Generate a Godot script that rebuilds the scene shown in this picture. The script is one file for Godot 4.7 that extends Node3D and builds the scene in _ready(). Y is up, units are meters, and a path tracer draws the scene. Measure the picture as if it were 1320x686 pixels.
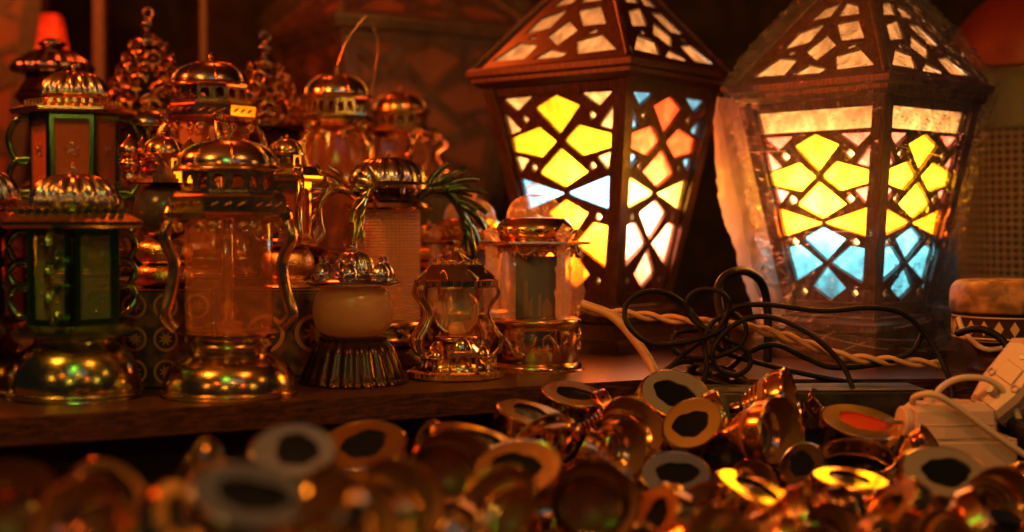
extends Node3D
# A night market stall: two lit stained-glass lanterns, rows of small toy lanterns and a heap of gilt lantern parts.
# Metres, y up; the shelf top is y = 0, the camera looks along -z.

var M := {}
var N := {}
var used := {}
var rng := RandomNumberGenerator.new()

# ---------------------------------------------------------------- nodes
func numbered(called: String) -> String:
	used[called] = used.get(called, -1) + 1
	return called if used[called] == 0 else "%s_%03d" % [called, used[called]]

func tag(o: Node, label: String, category: String, group := "") -> Node:
	o.set_meta("label", label)
	o.set_meta("category", category)
	if group != "":
		o.set_meta("group", group)
	return o

func thing(called: String, label: String, category: String, at: Vector3, turn := 0.0, group := "") -> Node3D:
	var o := Node3D.new()
	o.name = numbered(called)
	add_child(o)
	o.position = at
	o.rotation.y = turn
	tag(o, label, category, group)
	return o

func S() -> SurfaceTool:
	var st := SurfaceTool.new()
	st.begin(Mesh.PRIMITIVE_TRIANGLES)
	return st

func done(st: SurfaceTool) -> Mesh:
	st.generate_normals()
	return st.commit()

func inst(called: String, mesh: Mesh, m: Material, parent: Node = self, T := Transform3D()) -> MeshInstance3D:
	var o := MeshInstance3D.new()
	o.name = called if parent != self else numbered(called)
	o.mesh = mesh
	o.material_override = m
	parent.add_child(o, true)
	o.transform = T
	return o

func put(called: String, st: SurfaceTool, m: Material, parent: Node = self, T := Transform3D()) -> MeshInstance3D:
	return inst(called, done(st), m, parent, T)

func struct(called: String, st: SurfaceTool, m: Material) -> MeshInstance3D:
	var o := put(called, st, m)
	o.set_meta("kind", "structure")
	return o

# ---------------------------------------------------------------- shapes
func at3(x: float, y: float, z: float) -> Transform3D:
	return Transform3D(Basis(), Vector3(x, y, z))

func facing(p: Vector3, n: Vector3, roll := 0.0) -> Transform3D:      # a frame whose y axis is n
	var y := n.normalized()
	var ref := Vector3.RIGHT if absf(y.x) < 0.8 else Vector3.BACK
	var z := ref.cross(y).normalized()
	var x := y.cross(z)
	return Transform3D(Basis(x, y, z) * Basis(Vector3.UP, roll), p)

func quad(st: SurfaceTool, a: Vector3, b: Vector3, c: Vector3, d: Vector3) -> void:
	st.add_vertex(a); st.add_vertex(b); st.add_vertex(c)
	st.add_vertex(a); st.add_vertex(c); st.add_vertex(d)

func pf(a: Array) -> PackedVector2Array:                               # flat list -> points
	var out := PackedVector2Array()
	for i in range(0, a.size(), 2):
		out.append(Vector2(a[i], a[i + 1]))
	return out

func sm(p: PackedVector2Array, n := 4) -> PackedVector2Array:          # Catmull-Rom through the points
	var out := PackedVector2Array()
	for i in p.size() - 1:
		var a := p[maxi(i - 1, 0)]
		var b := p[i]
		var c := p[i + 1]
		var d := p[mini(i + 2, p.size() - 1)]
		for k in n:
			out.append(b.cubic_interpolate(c, a, d, float(k) / n))
	out.append(p[p.size() - 1])
	return out

func cr(p: Array, n := 6) -> PackedVector3Array:
	var out := PackedVector3Array()
	for i in p.size() - 1:
		var a: Vector3 = p[maxi(i - 1, 0)]
		var b: Vector3 = p[i]
		var c: Vector3 = p[i + 1]
		var d: Vector3 = p[mini(i + 2, p.size() - 1)]
		for k in n:
			out.append(b.cubic_interpolate(c, a, d, float(k) / n))
	out.append(p[p.size() - 1])
	return out

# profile of (radius, height), bottom to top; flat: a prism of seg sides; flute: lobes round the axis
func lathe(st: SurfaceTool, p: PackedVector2Array, seg := 32, flat := false, T := Transform3D(), phase := 0.0, flute := 0, depth := 0.0, ez := 1.0) -> void:
	var sg := 1
	for i in p.size() - 1:
		if i > 0:
			var a := p[i] - p[i - 1]
			var b := p[i + 1] - p[i]
			if a.length() > 0 and b.length() > 0 and absf(a.angle_to(b)) > 0.62:
				sg += 1
		st.set_smooth_group(0xFFFFFFFF if flat else sg)
		for k in seg:
			var q := []
			for e in [[i, k], [i, k + 1], [i + 1, k + 1], [i + 1, k]]:
				var t: float = TAU * (e[1] % seg) / seg + phase
				var r: float = p[e[0]].x
				if flute > 0:
					r *= 1.0 + depth * (absf(cos(t * flute * 0.5)) - 0.64)
				q.append(T * Vector3(r * cos(t), p[e[0]].y, r * sin(t) * ez))
			if p[i].x > 1e-6:
				st.add_vertex(q[0]); st.add_vertex(q[1]); st.add_vertex(q[2])
			if p[i + 1].x > 1e-6:
				st.add_vertex(q[0]); st.add_vertex(q[2]); st.add_vertex(q[3])

func surf(st: SurfaceTool, nu: int, nv: int, f: Callable, T := Transform3D()) -> void:
	st.set_smooth_group(77)
	var g := []
	for j in nv + 1:
		var row := PackedVector3Array()
		for i in nu + 1:
			row.append(T * (f.call(float(i) / nu, float(j) / nv) as Vector3))
		g.append(row)
	for j in nv:
		for i in nu:
			quad(st, g[j][i], g[j][i + 1], g[j + 1][i + 1], g[j + 1][i])

func ball(st: SurfaceTool, c: Vector3, r: float, sq := 1.0, seg := 16, T := Transform3D()) -> void:
	var p := PackedVector2Array()
	var n := maxi(4, seg / 2)
	for i in n + 1:
		var a := -PI / 2 + PI * i / n
		p.append(Vector2(0.0 if i == 0 or i == n else r * cos(a), r * sq * sin(a)))
	lathe(st, p, seg, false, T * at3(c.x, c.y, c.z))

# bars and wires: radius r0 at the start, r1 at the end
func tube(st: SurfaceTool, p: PackedVector3Array, r0: float, r1 := -1.0, seg := 8, T := Transform3D(), closed := false) -> void:
	if r1 < 0:
		r1 = r0
	st.set_smooth_group(55)
	var n := p.size()
	var rings := []
	var side := Vector3.ZERO
	for i in n:
		var t := (p[(i + 1) % n] - p[(i - 1 + n) % n]) if closed else (p[mini(i + 1, n - 1)] - p[maxi(i - 1, 0)])
		t = t.normalized()
		if side == Vector3.ZERO:
			side = t.cross(Vector3.UP if absf(t.y) < 0.9 else Vector3.RIGHT)
		side = (side - t * side.dot(t)).normalized()
		var up := side.cross(t)
		var r := lerpf(r0, r1, float(i) / maxi(n - 1, 1))
		var ring := PackedVector3Array()
		for k in seg:
			var a := -TAU * k / seg
			ring.append(T * (p[i] + side * r * cos(a) + up * r * sin(a)))
		rings.append(ring)
	for i in (n if closed else n - 1):
		for k in seg:
			quad(st, rings[i][k], rings[i][(k + 1) % seg], rings[(i + 1) % n][(k + 1) % seg], rings[(i + 1) % n][k])
	if not closed:
		st.set_smooth_group(0xFFFFFFFF)
		for k in range(1, seg - 1):
			st.add_vertex(rings[0][0]); st.add_vertex(rings[0][k + 1]); st.add_vertex(rings[0][k])
			st.add_vertex(rings[n - 1][0]); st.add_vertex(rings[n - 1][k]); st.add_vertex(rings[n - 1][k + 1])

# a plate with holes: closed loops filled by the even-odd rule in the xy plane, from z0 to z1
func slab(st: SurfaceTool, loops: Array, z0: float, z1: float, T := Transform3D()) -> void:
	st.set_smooth_group(0xFFFFFFFF)
	var ys := []
	for l in loops:
		for q in l:
			ys.append(q.y)
	ys.sort()
	for i in ys.size() - 1:
		var ya: float = ys[i]
		var yb: float = ys[i + 1]
		if yb - ya < 1e-7:
			continue
		var ym := (ya + yb) / 2
		var xs := []
		for l in loops:
			for k in l.size():
				var p: Vector2 = l[k]
				var q: Vector2 = l[(k + 1) % l.size()]
				if (p.y <= ym) != (q.y <= ym):
					var m := (q.x - p.x) / (q.y - p.y)
					xs.append(Vector3(p.x + m * (ym - p.y), p.x + m * (ya - p.y), p.x + m * (yb - p.y)))
		xs.sort_custom(func(a, b): return a.x < b.x)
		for k in range(0, xs.size() - 1, 2):
			var a: Vector3 = xs[k]
			var b: Vector3 = xs[k + 1]
			quad(st, T * Vector3(a.y, ya, z1), T * Vector3(a.z, yb, z1), T * Vector3(b.z, yb, z1), T * Vector3(b.y, ya, z1))
			quad(st, T * Vector3(b.y, ya, z0), T * Vector3(b.z, yb, z0), T * Vector3(a.z, yb, z0), T * Vector3(a.y, ya, z0))
	for l in loops:
		for k in l.size():
			var p: Vector2 = l[k]
			var q: Vector2 = l[(k + 1) % l.size()]
			quad(st, T * Vector3(p.x, p.y, z0), T * Vector3(p.x, p.y, z1), T * Vector3(q.x, q.y, z1), T * Vector3(q.x, q.y, z0))

func sheet(st: SurfaceTool, p: PackedVector2Array, z: float, T := Transform3D()) -> void:   # a convex film
	st.set_smooth_group(0xFFFFFFFF)
	for k in range(1, p.size() - 1):
		st.add_vertex(T * Vector3(p[0].x, p[0].y, z)); st.add_vertex(T * Vector3(p[k].x, p[k].y, z)); st.add_vertex(T * Vector3(p[k + 1].x, p[k + 1].y, z))

func loft(st: SurfaceTool, a: Array, b: Array, T := Transform3D()) -> void:                  # a bar between two polygons
	st.set_smooth_group(0xFFFFFFFF)
	var n := a.size()
	for k in n:
		quad(st, T * a[k], T * a[(k + 1) % n], T * b[(k + 1) % n], T * b[k])
	for k in range(1, n - 1):
		st.add_vertex(T * a[0]); st.add_vertex(T * a[k + 1]); st.add_vertex(T * a[k])
		st.add_vertex(T * b[0]); st.add_vertex(T * b[k]); st.add_vertex(T * b[k + 1])

func box(st: SurfaceTool, sx: float, sy: float, sz: float, T := Transform3D(), c := 0.002) -> void:   # chamfered, centred
	var x := sx / 2
	var z := sz / 2
	var rows := []
	for e in [[-sy / 2, c], [-sy / 2 + c, 0.0], [sy / 2 - c, 0.0], [sy / 2, c]]:
		var i: float = e[1]
		var o: float = c
		rows.append([Vector3(x - i, e[0], -z + o), Vector3(x - i, e[0], z - o), Vector3(x - o, e[0], z - i), Vector3(-x + o, e[0], z - i), Vector3(-x + i, e[0], z - o), Vector3(-x + i, e[0], -z + o), Vector3(-x + o, e[0], -z + i), Vector3(x - o, e[0], -z + i)])
	st.set_smooth_group(0xFFFFFFFF)
	for r in 3:
		for k in 8:
			quad(st, T * rows[r][k], T * rows[r][(k + 1) % 8], T * rows[r + 1][(k + 1) % 8], T * rows[r + 1][k])
	for k in range(1, 7):
		st.add_vertex(T * rows[0][0]); st.add_vertex(T * rows[0][k + 1]); st.add_vertex(T * rows[0][k])
		st.add_vertex(T * rows[3][0]); st.add_vertex(T * rows[3][k]); st.add_vertex(T * rows[3][k + 1])

func oval(rx: float, ry: float, n := 40, c := Vector2.ZERO) -> PackedVector2Array:
	var out := PackedVector2Array()
	for k in n:
		out.append(c + Vector2(rx * cos(TAU * k / n), ry * sin(TAU * k / n)))
	return out

func arch(cx: float, y0: float, w: float, h: float, n := 8) -> PackedVector2Array:          # an arched opening
	var out := PackedVector2Array([Vector2(cx - w / 2, y0), Vector2(cx + w / 2, y0)])
	for k in n + 1:
		var a := PI * k / n
		out.append(Vector2(cx + w / 2 * cos(a), y0 + h - w / 2 + w / 2 * sin(a)))
	return out

func turned(k: int, n: int, phase := 0.0) -> Transform3D:
	return Transform3D(Basis(Vector3.UP, TAU * k / n + phase), Vector3.ZERO)

# ---------------------------------------------------------------- materials
func noise(called: String, freq: float, oct: int, size := 512, normal := false, strength := 4.0, type := FastNoiseLite.TYPE_SIMPLEX_SMOOTH) -> NoiseTexture2D:
	var f := FastNoiseLite.new()
	f.noise_type = type
	f.seed = called.length() * 7 + 3
	f.frequency = freq
	f.fractal_octaves = oct
	var t := NoiseTexture2D.new()
	t.width = size
	t.height = size
	t.seamless = true
	t.noise = f
	t.as_normal_map = normal
	t.bump_strength = strength
	N[called] = t
	return t

func ramp(t: NoiseTexture2D, lo: float, hi: float, a := 0.3, b := 0.7) -> NoiseTexture2D:
	var g := Gradient.new()
	g.offsets = PackedFloat32Array([a, b])
	g.colors = PackedColorArray([Color(lo, lo, lo), Color(hi, hi, hi)])
	t.color_ramp = g
	return t

func mat(called: String, r: float, g: float, b: float, rough: float, metal := 0.0, alpha := 1.0) -> StandardMaterial3D:
	var m := StandardMaterial3D.new()
	m.resource_name = called
	var c := Color(r, g, b).linear_to_srgb()
	c.a = alpha
	m.albedo_color = c
	m.roughness = rough
	m.metallic = metal
	m.cull_mode = BaseMaterial3D.CULL_DISABLED
	if alpha < 1.0:
		m.transparency = BaseMaterial3D.TRANSPARENCY_ALPHA
	M[called] = m
	return m

func worn(m: StandardMaterial3D, scale := 30.0, dents := 0.0) -> StandardMaterial3D:        # uneven polish and small dents
	m.uv1_triplanar = true
	m.uv1_scale = Vector3.ONE * scale
	m.roughness_texture = N.polish
	if dents > 0:
		m.heightmap_enabled = true
		m.heightmap_texture = N.dents
		m.heightmap_scale = dents
	return m

func tinted(m: StandardMaterial3D, t: Texture2D, scale: Vector3) -> StandardMaterial3D:
	m.uv1_triplanar = true
	m.uv1_scale = scale
	m.albedo_texture = t
	return m

func lit(called: String, r: float, g: float, b: float) -> StandardMaterial3D:                # coloured film that a bulb shines through
	var m := mat(called, r, g, b, 0.35)
	m.backlight_enabled = true
	m.backlight = Color.WHITE
	m.uv1_triplanar = true
	m.uv1_scale = Vector3.ONE * 14.0
	m.albedo_texture = N.film
	return m

func make_materials() -> void:
	ramp(noise("polish", 0.02, 4), 0.75, 1.0)
	ramp(noise("dents", 0.012, 3), 0.0, 1.0)
	ramp(noise("film", 0.006, 3), 0.72, 1.0)
	ramp(noise("blotch", 0.012, 5), 0.45, 1.0)
	noise("crease", 0.02, 3, 512, true, 7.0, FastNoiseLite.TYPE_SIMPLEX)
	ramp(noise("grain", 0.03, 4), 0.35, 1.0)
	worn(mat("gold", 0.86, 0.55, 0.17, 0.17, 1.0), 16.0)
	worn(mat("bright_gold", 0.92, 0.63, 0.22, 0.12, 1.0), 16.0)
	worn(mat("brass", 0.78, 0.53, 0.18, 0.19, 1.0), 16.0)
	worn(mat("copper", 0.74, 0.40, 0.18, 0.19, 1.0), 16.0)
	worn(mat("silver", 0.66, 0.62, 0.58, 0.17, 1.0), 16.0)
	mat("steel", 0.28, 0.27, 0.28, 0.36, 0.5)
	mat("blue_steel", 0.05, 0.06, 0.15, 0.36, 0.3)
	mat("gold_plate", 0.74, 0.48, 0.17, 0.27, 1.0)
	worn(mat("green_metal", 0.16, 0.34, 0.08, 0.18, 1.0), 16.0)
	worn(mat("green_gold", 0.50, 0.50, 0.14, 0.18, 1.0), 16.0)
	worn(mat("dark_green", 0.06, 0.11, 0.06, 0.28, 0.7), 16.0)
	worn(mat("bronze", 0.22, 0.13, 0.06, 0.22, 1.0), 16.0)
	worn(mat("dark_bronze", 0.07, 0.035, 0.02, 0.22, 0.8), 16.0)
	worn(mat("pewter", 0.30, 0.27, 0.29, 0.21, 1.0), 16.0)
	mat("black", 0.006, 0.005, 0.005, 0.5)
	mat("shaded_lining", 0.17, 0.07, 0.03, 0.45)  # unplated brown inside, its dark tone also carries the shade within the cups
	tinted(mat("reflector_fabric", 0.10, 0.08, 0.075, 0.9), N.blotch, Vector3(2, 2, 2))  # cloth of the unseen roof added for reflections
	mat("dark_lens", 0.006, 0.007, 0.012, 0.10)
	mat("red_lens", 0.5, 0.05, 0.01, 0.25)
	mat("amber_glass", 0.42, 0.11, 0.02, 0.10, 0.0, 0.26)
	mat("pale_glass", 0.42, 0.13, 0.03, 0.08, 0.0, 0.26)
	mat("green_glass", 0.12, 0.19, 0.04, 0.12, 0.0, 0.3)
	mat("red_glass", 0.4, 0.07, 0.02, 0.2, 0.0, 0.5)
	mat("pink_plastic", 0.85, 0.45, 0.33, 0.2, 0.0, 0.28)
	mat("clear_glass", 0.9, 0.9, 0.9, 0.06, 0.0, 0.06)
	mat("ball_glass", 0.9, 0.65, 0.4, 0.08, 0.0, 0.14)
	var m := mat("frosted", 0.52, 0.30, 0.17, 0.24)
	m.backlight_enabled = true
	m.backlight = Color(0.9, 0.8, 0.7)
	mat("smoke_globe", 0.035, 0.028, 0.028, 0.18)
	m = tinted(mat("wood", 0.070, 0.020, 0.009, 0.32), N.grain, Vector3(22, 3, 22))
	m.clearcoat_enabled = true
	m.clearcoat = 0.4
	m.clearcoat_roughness = 0.25
	tinted(mat("shelf_wood", 0.075, 0.022, 0.012, 0.38), N.grain, Vector3(3, 20, 22))
	tinted(mat("dark_wood", 0.045, 0.016, 0.009, 0.5), N.grain, Vector3(16, 3, 16))
	tinted(mat("dark_wall", 0.012, 0.007, 0.006, 0.9), N.blotch, Vector3(3, 3, 3))
	tinted(mat("carton", 0.10, 0.045, 0.02, 0.6), N.blotch, Vector3(9, 9, 9))
	tinted(mat("blue_carton", 0.012, 0.018, 0.028, 0.5), N.blotch, Vector3(9, 9, 9))
	tinted(mat("grey_carton", 0.12, 0.12, 0.12, 0.5), N.blotch, Vector3(9, 9, 9))
	mat("print", 0.30, 0.14, 0.05, 0.55)
	tinted(mat("leather", 0.46, 0.24, 0.11, 0.6), N.blotch, Vector3(7, 7, 7))
	mat("inlay_dark", 0.03, 0.015, 0.008, 0.4)
	mat("inlay_pale", 0.5, 0.33, 0.16, 0.4)
	mat("pink_lit_white", 0.52, 0.37, 0.35, 0.35)  # white plastic with the pink of the red light put into its colour
	mat("white_wire", 0.50, 0.40, 0.34, 0.4)
	mat("beige_wire", 0.42, 0.24, 0.13, 0.45)
	mat("black_wire", 0.006, 0.005, 0.005, 0.55)
	M.black_wire.metallic_specular = 0.28
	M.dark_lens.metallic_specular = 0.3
	mat("red_enamel", 0.09, 0.010, 0.007, 0.5)
	mat("green_enamel", 0.022, 0.034, 0.022, 0.5)
	mat("cane", 0.11, 0.10, 0.075, 0.6)
	m = mat("film_wrap", 0.9, 0.85, 0.8, 0.08, 0.0, 0.02)
	m.uv1_triplanar = true
	m.uv1_scale = Vector3(3, 22, 3)
	m.normal_enabled = true
	m.normal_texture = N.crease
	m.normal_scale = 3.0
	m = mat("milky_wrap", 0.88, 0.80, 0.70, 0.16, 0.0, 0.06)
	m.backlight_enabled = true
	m.backlight = Color(.92, .88, .82)
	m.uv1_triplanar = true
	m.uv1_scale = Vector3(6, 3, 6)
	m.normal_enabled = true
	m.normal_texture = N.crease
	lit("yellow_film", 0.95, 0.50, 0.018)
	lit("orange_film", 0.95, 0.20, 0.008)
	lit("deep_blue_film", 0.022, 0.13, 0.27)
	lit("cream_film", 0.62, 0.40, 0.17)
	lit("roof_film", 0.20, 0.105, 0.045)
	lit("peach_film", 0.30, 0.17, 0.075)
	lit("blue_film", 0.09, 0.34, 0.80)
	lit("salmon_film", 0.62, 0.09, 0.03)
	lit("pink_film", 0.70, 0.27, 0.20)
	lit("rose_film", 0.5, 0.14, 0.11)
	m = mat("bulb", 1.0, 0.8, 0.5, 0.4)
	m.emission_enabled = true
	m.emission = Color(1.0, 0.72, 0.4)
	m.emission_energy_multiplier = 3.0
	lit("shade_film", 1.0, 0.12, 0.05)

const HEAP := [
	[["cap", Vector3(0.1346, -0.0029, -1.1200), Vector3(0.3, 0.66, 0.62), 0.40, 1.12, "gold", "steel", "dark_lens"], "gold ribbed cone with large grey oval face, beside the band with holes"],
	[["cap", Vector3(0.1413, -0.0199, -1.0700), Vector3(-0.05, 0.72, 0.66), 0.90, 0.95, "brass", "gold_plate", "dark_lens"], "tan oval faced cap with dark window right below the largest grey faced cone"],
	[["band", Vector3(0.1789, 0.0015, -1.1600), Vector3(0.35, 0.8, 0.42), 0.20, 1.15, "bright_gold", "steel", "dark_lens"], "tilted gold band with round holes along its side, rearmost of the heap"],
	[["cup", Vector3(0.2054, -0.0231, -1.0350), Vector3(0.78, 0.12, 0.72), 0.00, 1.05, "brass", "", ""], "wide open brass cup facing forward in the middle of the heap"],
	[["cup", Vector3(0.2257, -0.0054, -1.1000), Vector3(0.9, 0.22, 0.35), 0.00, 0.98, "bright_gold", "", ""], "shiny gold cup with dark mouth turned right, behind the wide brass cup"],
	[["drum", Vector3(0.2793, -0.0215, -1.0900), Vector3(0.1, 0.9, 0.42), -0.25, 1.10, "gold", "gold_plate", "red_lens"], "flat gold cap with red glowing window and holes round its rim"],
	[["drum", Vector3(0.0512, -0.0041, -1.1300), Vector3(0.1, 0.9, 0.36), -0.20, 0.92, "bright_gold", "gold_plate", "dark_lens"], "gold cap lying highest, just in front of the shelf edge"],
	[["drum", Vector3(0.0168, -0.0112, -1.0600), Vector3(0.2, 0.93, 0.27), -0.30, 1.00, "gold", "gold_plate", "dark_lens"], "gold oval cap just left of and below the highest cap"],
	[["drum", Vector3(-0.0265, -0.0173, -0.9750), Vector3(0.26, 0.93, 0.22), 0.10, 1.10, "bright_gold", "bright_gold", "dark_lens"], "bright yellow oval cap shining left of centre in the heap"],
	[["drum", Vector3(-0.1012, -0.0146, -0.9300), Vector3(0.12, 0.85, 0.5), 0.60, 1.05, "bright_gold", "gold_plate", "dark_lens"], "orange ringed cap standing alone near the shelf front edge"],
	[["cup", Vector3(0.0949, -0.0208, -1.0600), Vector3(0.35, 0.5, 0.78), 0.00, 0.92, "copper", "", ""], "dark red open cup behind the narrow gold cup"],
	[["cup", Vector3(0.0850, -0.0291, -1.0000), Vector3(0.72, 0.1, 0.68), 0.20, 0.80, "gold", "", ""], "narrow gold cup with its mouth turned right, in front of the red cup"],
	[["cap", Vector3(0.0040, -0.0216, -0.8800), Vector3(0.02, 0.7, 0.7), 0.30, 0.98, "copper", "copper", "dark_lens"], "blurred copper ring faced cap with dark window, below centre of the heap"],
	[["cup", Vector3(0.0490, -0.0275, -0.8000), Vector3(0.1, 0.35, 0.92), 0.00, 0.92, "bronze", "", ""], "blurred dark bronze cup with black mouth at the front edge of the heap"],
	[["cap", Vector3(0.1190, -0.0455, -0.9900), Vector3(0.1, 0.72, 0.68), 0.20, 0.90, "brass", "blue_steel", "dark_lens"], "blue grey faced cap with black window, left of the yellow faced cap"],
	[["drum", Vector3(0.1704, -0.0481, -0.9450), Vector3(0.3, 0.92, 0.24), -0.35, 1.02, "gold", "bright_gold", "dark_lens"], "bright yellow faced cap lying low in the right half of the heap"],
	[["drum", Vector3(0.2433, -0.0470, -0.9800), Vector3(0.04, 0.97, 0.21), -0.30, 0.92, "gold", "bright_gold", "dark_lens"], "yellow faced cap between the lower yellow cap and the grey faced cone"],
	[["cap", Vector3(0.3059, -0.0390, -0.9600), Vector3(0.12, 0.78, 0.6), 0.10, 1.12, "gold", "steel", "dark_lens"], "gold cone with grey oval face and blob shaped window at the right end"],
	[["cup", Vector3(0.3182, -0.0305, -1.0300), Vector3(0.75, 0.5, 0.35), 0.30, 0.62, "bright_gold", "", ""], "small gold cup tilted up behind the grey faced cone"],
	[["cap", Vector3(-0.1188, 0.0114, -0.6200), Vector3(0.3, 0.8, 0.45), 0.20, 0.95, "pewter", "blue_steel", "dark_lens"], "large blurred grey faced cap with black window, nearest of the left half"],
	[["cap", Vector3(-0.1215, 0.0089, -0.7600), Vector3(0.3, 0.72, 0.6), 0.50, 0.85, "pewter", "blue_steel", "dark_lens"], "blurred blue grey faced cap behind the nearest grey faced cap"],
	[["cup", Vector3(-0.0374, -0.0226, -0.8800), Vector3(0.25, 0.35, 0.88), 0.00, 0.95, "bronze", "", ""], "blurred dark cup under the bright yellow oval cap"],
	[["cap", Vector3(-0.2219, -0.0126, -0.7600), Vector3(0.7, 0.45, 0.35), 0.40, 0.85, "gold", "gold_plate", "dark_lens"], "blurred gold cap at the left slope of the heap"],
	[["cup", Vector3(0.2614, -0.0131, -1.1300), Vector3(0.62, 0.66, 0.3), 0.10, 0.62, "bright_gold", "", ""], "slender gold cup pointing up beside the dark blue carton"],
	[["band", Vector3(0.2629, -0.0415, -1.0400), Vector3(0.05, 0.88, 0.4), 0.20, 1.05, "brass", "brass", "dark_lens"], "brass band tucked beneath the cap with the red window"],
	[["cup", Vector3(-0.0571, -0.0082, -0.7200), Vector3(0.5, 0.55, 0.6), 0.00, 0.85, "brass", "", ""], "blurred brass cup low in the front of the heap"],
	[["cap", Vector3(-0.1905, -0.0076, -0.8000), Vector3(-0.75, 0.45, 0.3), 1.20, 0.75, "bright_gold", "bright_gold", "dark_lens"], "small blurred shiny cap on the left slope of the heap"],
	[["cup", Vector3(-0.0744, 0.0020, -0.6400), Vector3(0.5, 0.5, 0.3), 0.40, 0.90, "bright_gold", "bright_gold", "dark_lens"], "blurred shiny cup beside the nearest grey faced cap"],
	[["cup", Vector3(-0.2540, -0.0083, -0.7000), Vector3(0.5, 0.5, 0.6), 0.00, 0.90, "bronze", "", ""], "blurred dark cup at the far left end of the heap"],
	[["cap", Vector3(0.0902, -0.0493, -0.8600), Vector3(-0.8, 0.4, 0.3), 0.50, 0.90, "gold", "gold_plate", "dark_lens"], "blurred gold cone at the front edge beside the dark bronze cup"],
	[["cup", Vector3(0.1265, -0.0600, -0.9300), Vector3(-0.6, 0.6, 0.5), 0.50, 0.80, "bright_gold", "", ""], "shiny gold cup leaning left in front of the low yellow cap"],
	[["cap", Vector3(0.1990, -0.0578, -0.9000), Vector3(0.85, 0.3, 0.3), 0.50, 0.90, "copper", "gold_plate", "dark_lens"], "copper cone at the front edge under the yellow faced caps"],
	[["cap", Vector3(0.2500, -0.0512, -0.9000), Vector3(-0.7, 0.45, 0.1), 0.90, 0.90, "gold", "gold_plate", "dark_lens"], "gold cap at the front edge left of the right end cone"],
	[["cup", Vector3(0.3338, -0.0527, -0.9200), Vector3(0.2, 0.3, 0.93), 0.00, 0.90, "brass", "", ""], "brass ribbed cup at the right end of the heap"],
	[["band", Vector3(0.0227, -0.0212, -1.0000), Vector3(-0.4, 0.6, 0.6), 0.30, 0.85, "gold", "", ""], "gold band wedged under the oval caps near the heap middle"],
	[["cap", Vector3(0.1715, -0.0154, -1.1000), Vector3(0.9, 0.35, 0.1), 0.30, 0.85, "bright_gold", "bright_gold", "dark_lens"], "shiny gold cap wedged between the tan cap and the gold cup"],
	[["cap", Vector3(0.2168, -0.0439, -1.0200), Vector3(-0.3, 0.75, 0.55), 1.20, 0.75, "silver", "silver", "dark_lens"], "small silver cap below the wide brass cup"],
	[["cap", Vector3(0.0482, -0.0337, -1.0000), Vector3(-0.8, 0.4, -0.1), 0.80, 0.85, "copper", "copper", "dark_lens"], "copper cap beside the red cup in the heap middle"],
	[["cup", Vector3(-0.0088, -0.0253, -0.7800), Vector3(-0.4, 0.5, 0.75), 0.50, 0.85, "brass", "", ""], "blurred brass cup at the front edge below the copper ring"],
	[["cap", Vector3(-0.0648, -0.0243, -1.0200), Vector3(-0.8, 0.4, 0.3), 0.20, 0.70, "gold", "gold_plate", "dark_lens"], "small gold cap at the foot of the shelf edge"],
	[["cup", Vector3(-0.0884, 0.0058, -0.6000), Vector3(-0.5, 0.6, 0.3), 0.20, 0.80, "gold", "gold_plate", "dark_lens"], "blurred gold cup at the very front of the left half"],
	[["cap", Vector3(0.3068, -0.0546, -0.8800), Vector3(0.8, 0.4, 0.2), 0.30, 0.90, "copper", "copper", "dark_lens"], "copper cap at the front right corner of the heap"],
	[["cap", Vector3(-0.1609, -0.0069, -0.6600), Vector3(0.8, 0.5, 0.2), 0.30, 0.80, "bright_gold", "bright_gold", "dark_lens"], "blurred shiny cap at the front left of the heap"],
	[["cup", Vector3(-0.2133, -0.0069, -0.6600), Vector3(-0.3, 0.6, 0.7), 0.30, 0.85, "copper", "", ""], "blurred copper cup at the front left of the heap"],
	[["cap", Vector3(0.0833, -0.0207, -1.1300), Vector3(0.9, 0.3, -0.2), 1.30, 0.75, "copper", "copper", "dark_lens"], "small copper cap under the highest gold cap"],
]
const NEAR_NAMES := {0: "the largest grey faced cone", 1: "the tan faced cap", 3: "the wide brass cup", 5: "the cap with red window", 6: "the highest gold cap", 7: "the second highest gold cap", 8: "the bright yellow oval cap", 9: "the lone orange ringed cap", 10: "the dark red cup", 12: "the blurred copper ring", 13: "the black mouthed bronze cup", 14: "the blue grey faced cap", 15: "the low yellow faced cap", 16: "the upper yellow faced cap", 17: "the right end grey cone", 19: "the nearest grey faced cap", 20: "the second blurred grey cap", 22: "the left slope gold cap", 28: "the dark cup at far left", 31: "the front edge copper cone", 33: "the right end ribbed cup"}
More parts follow.
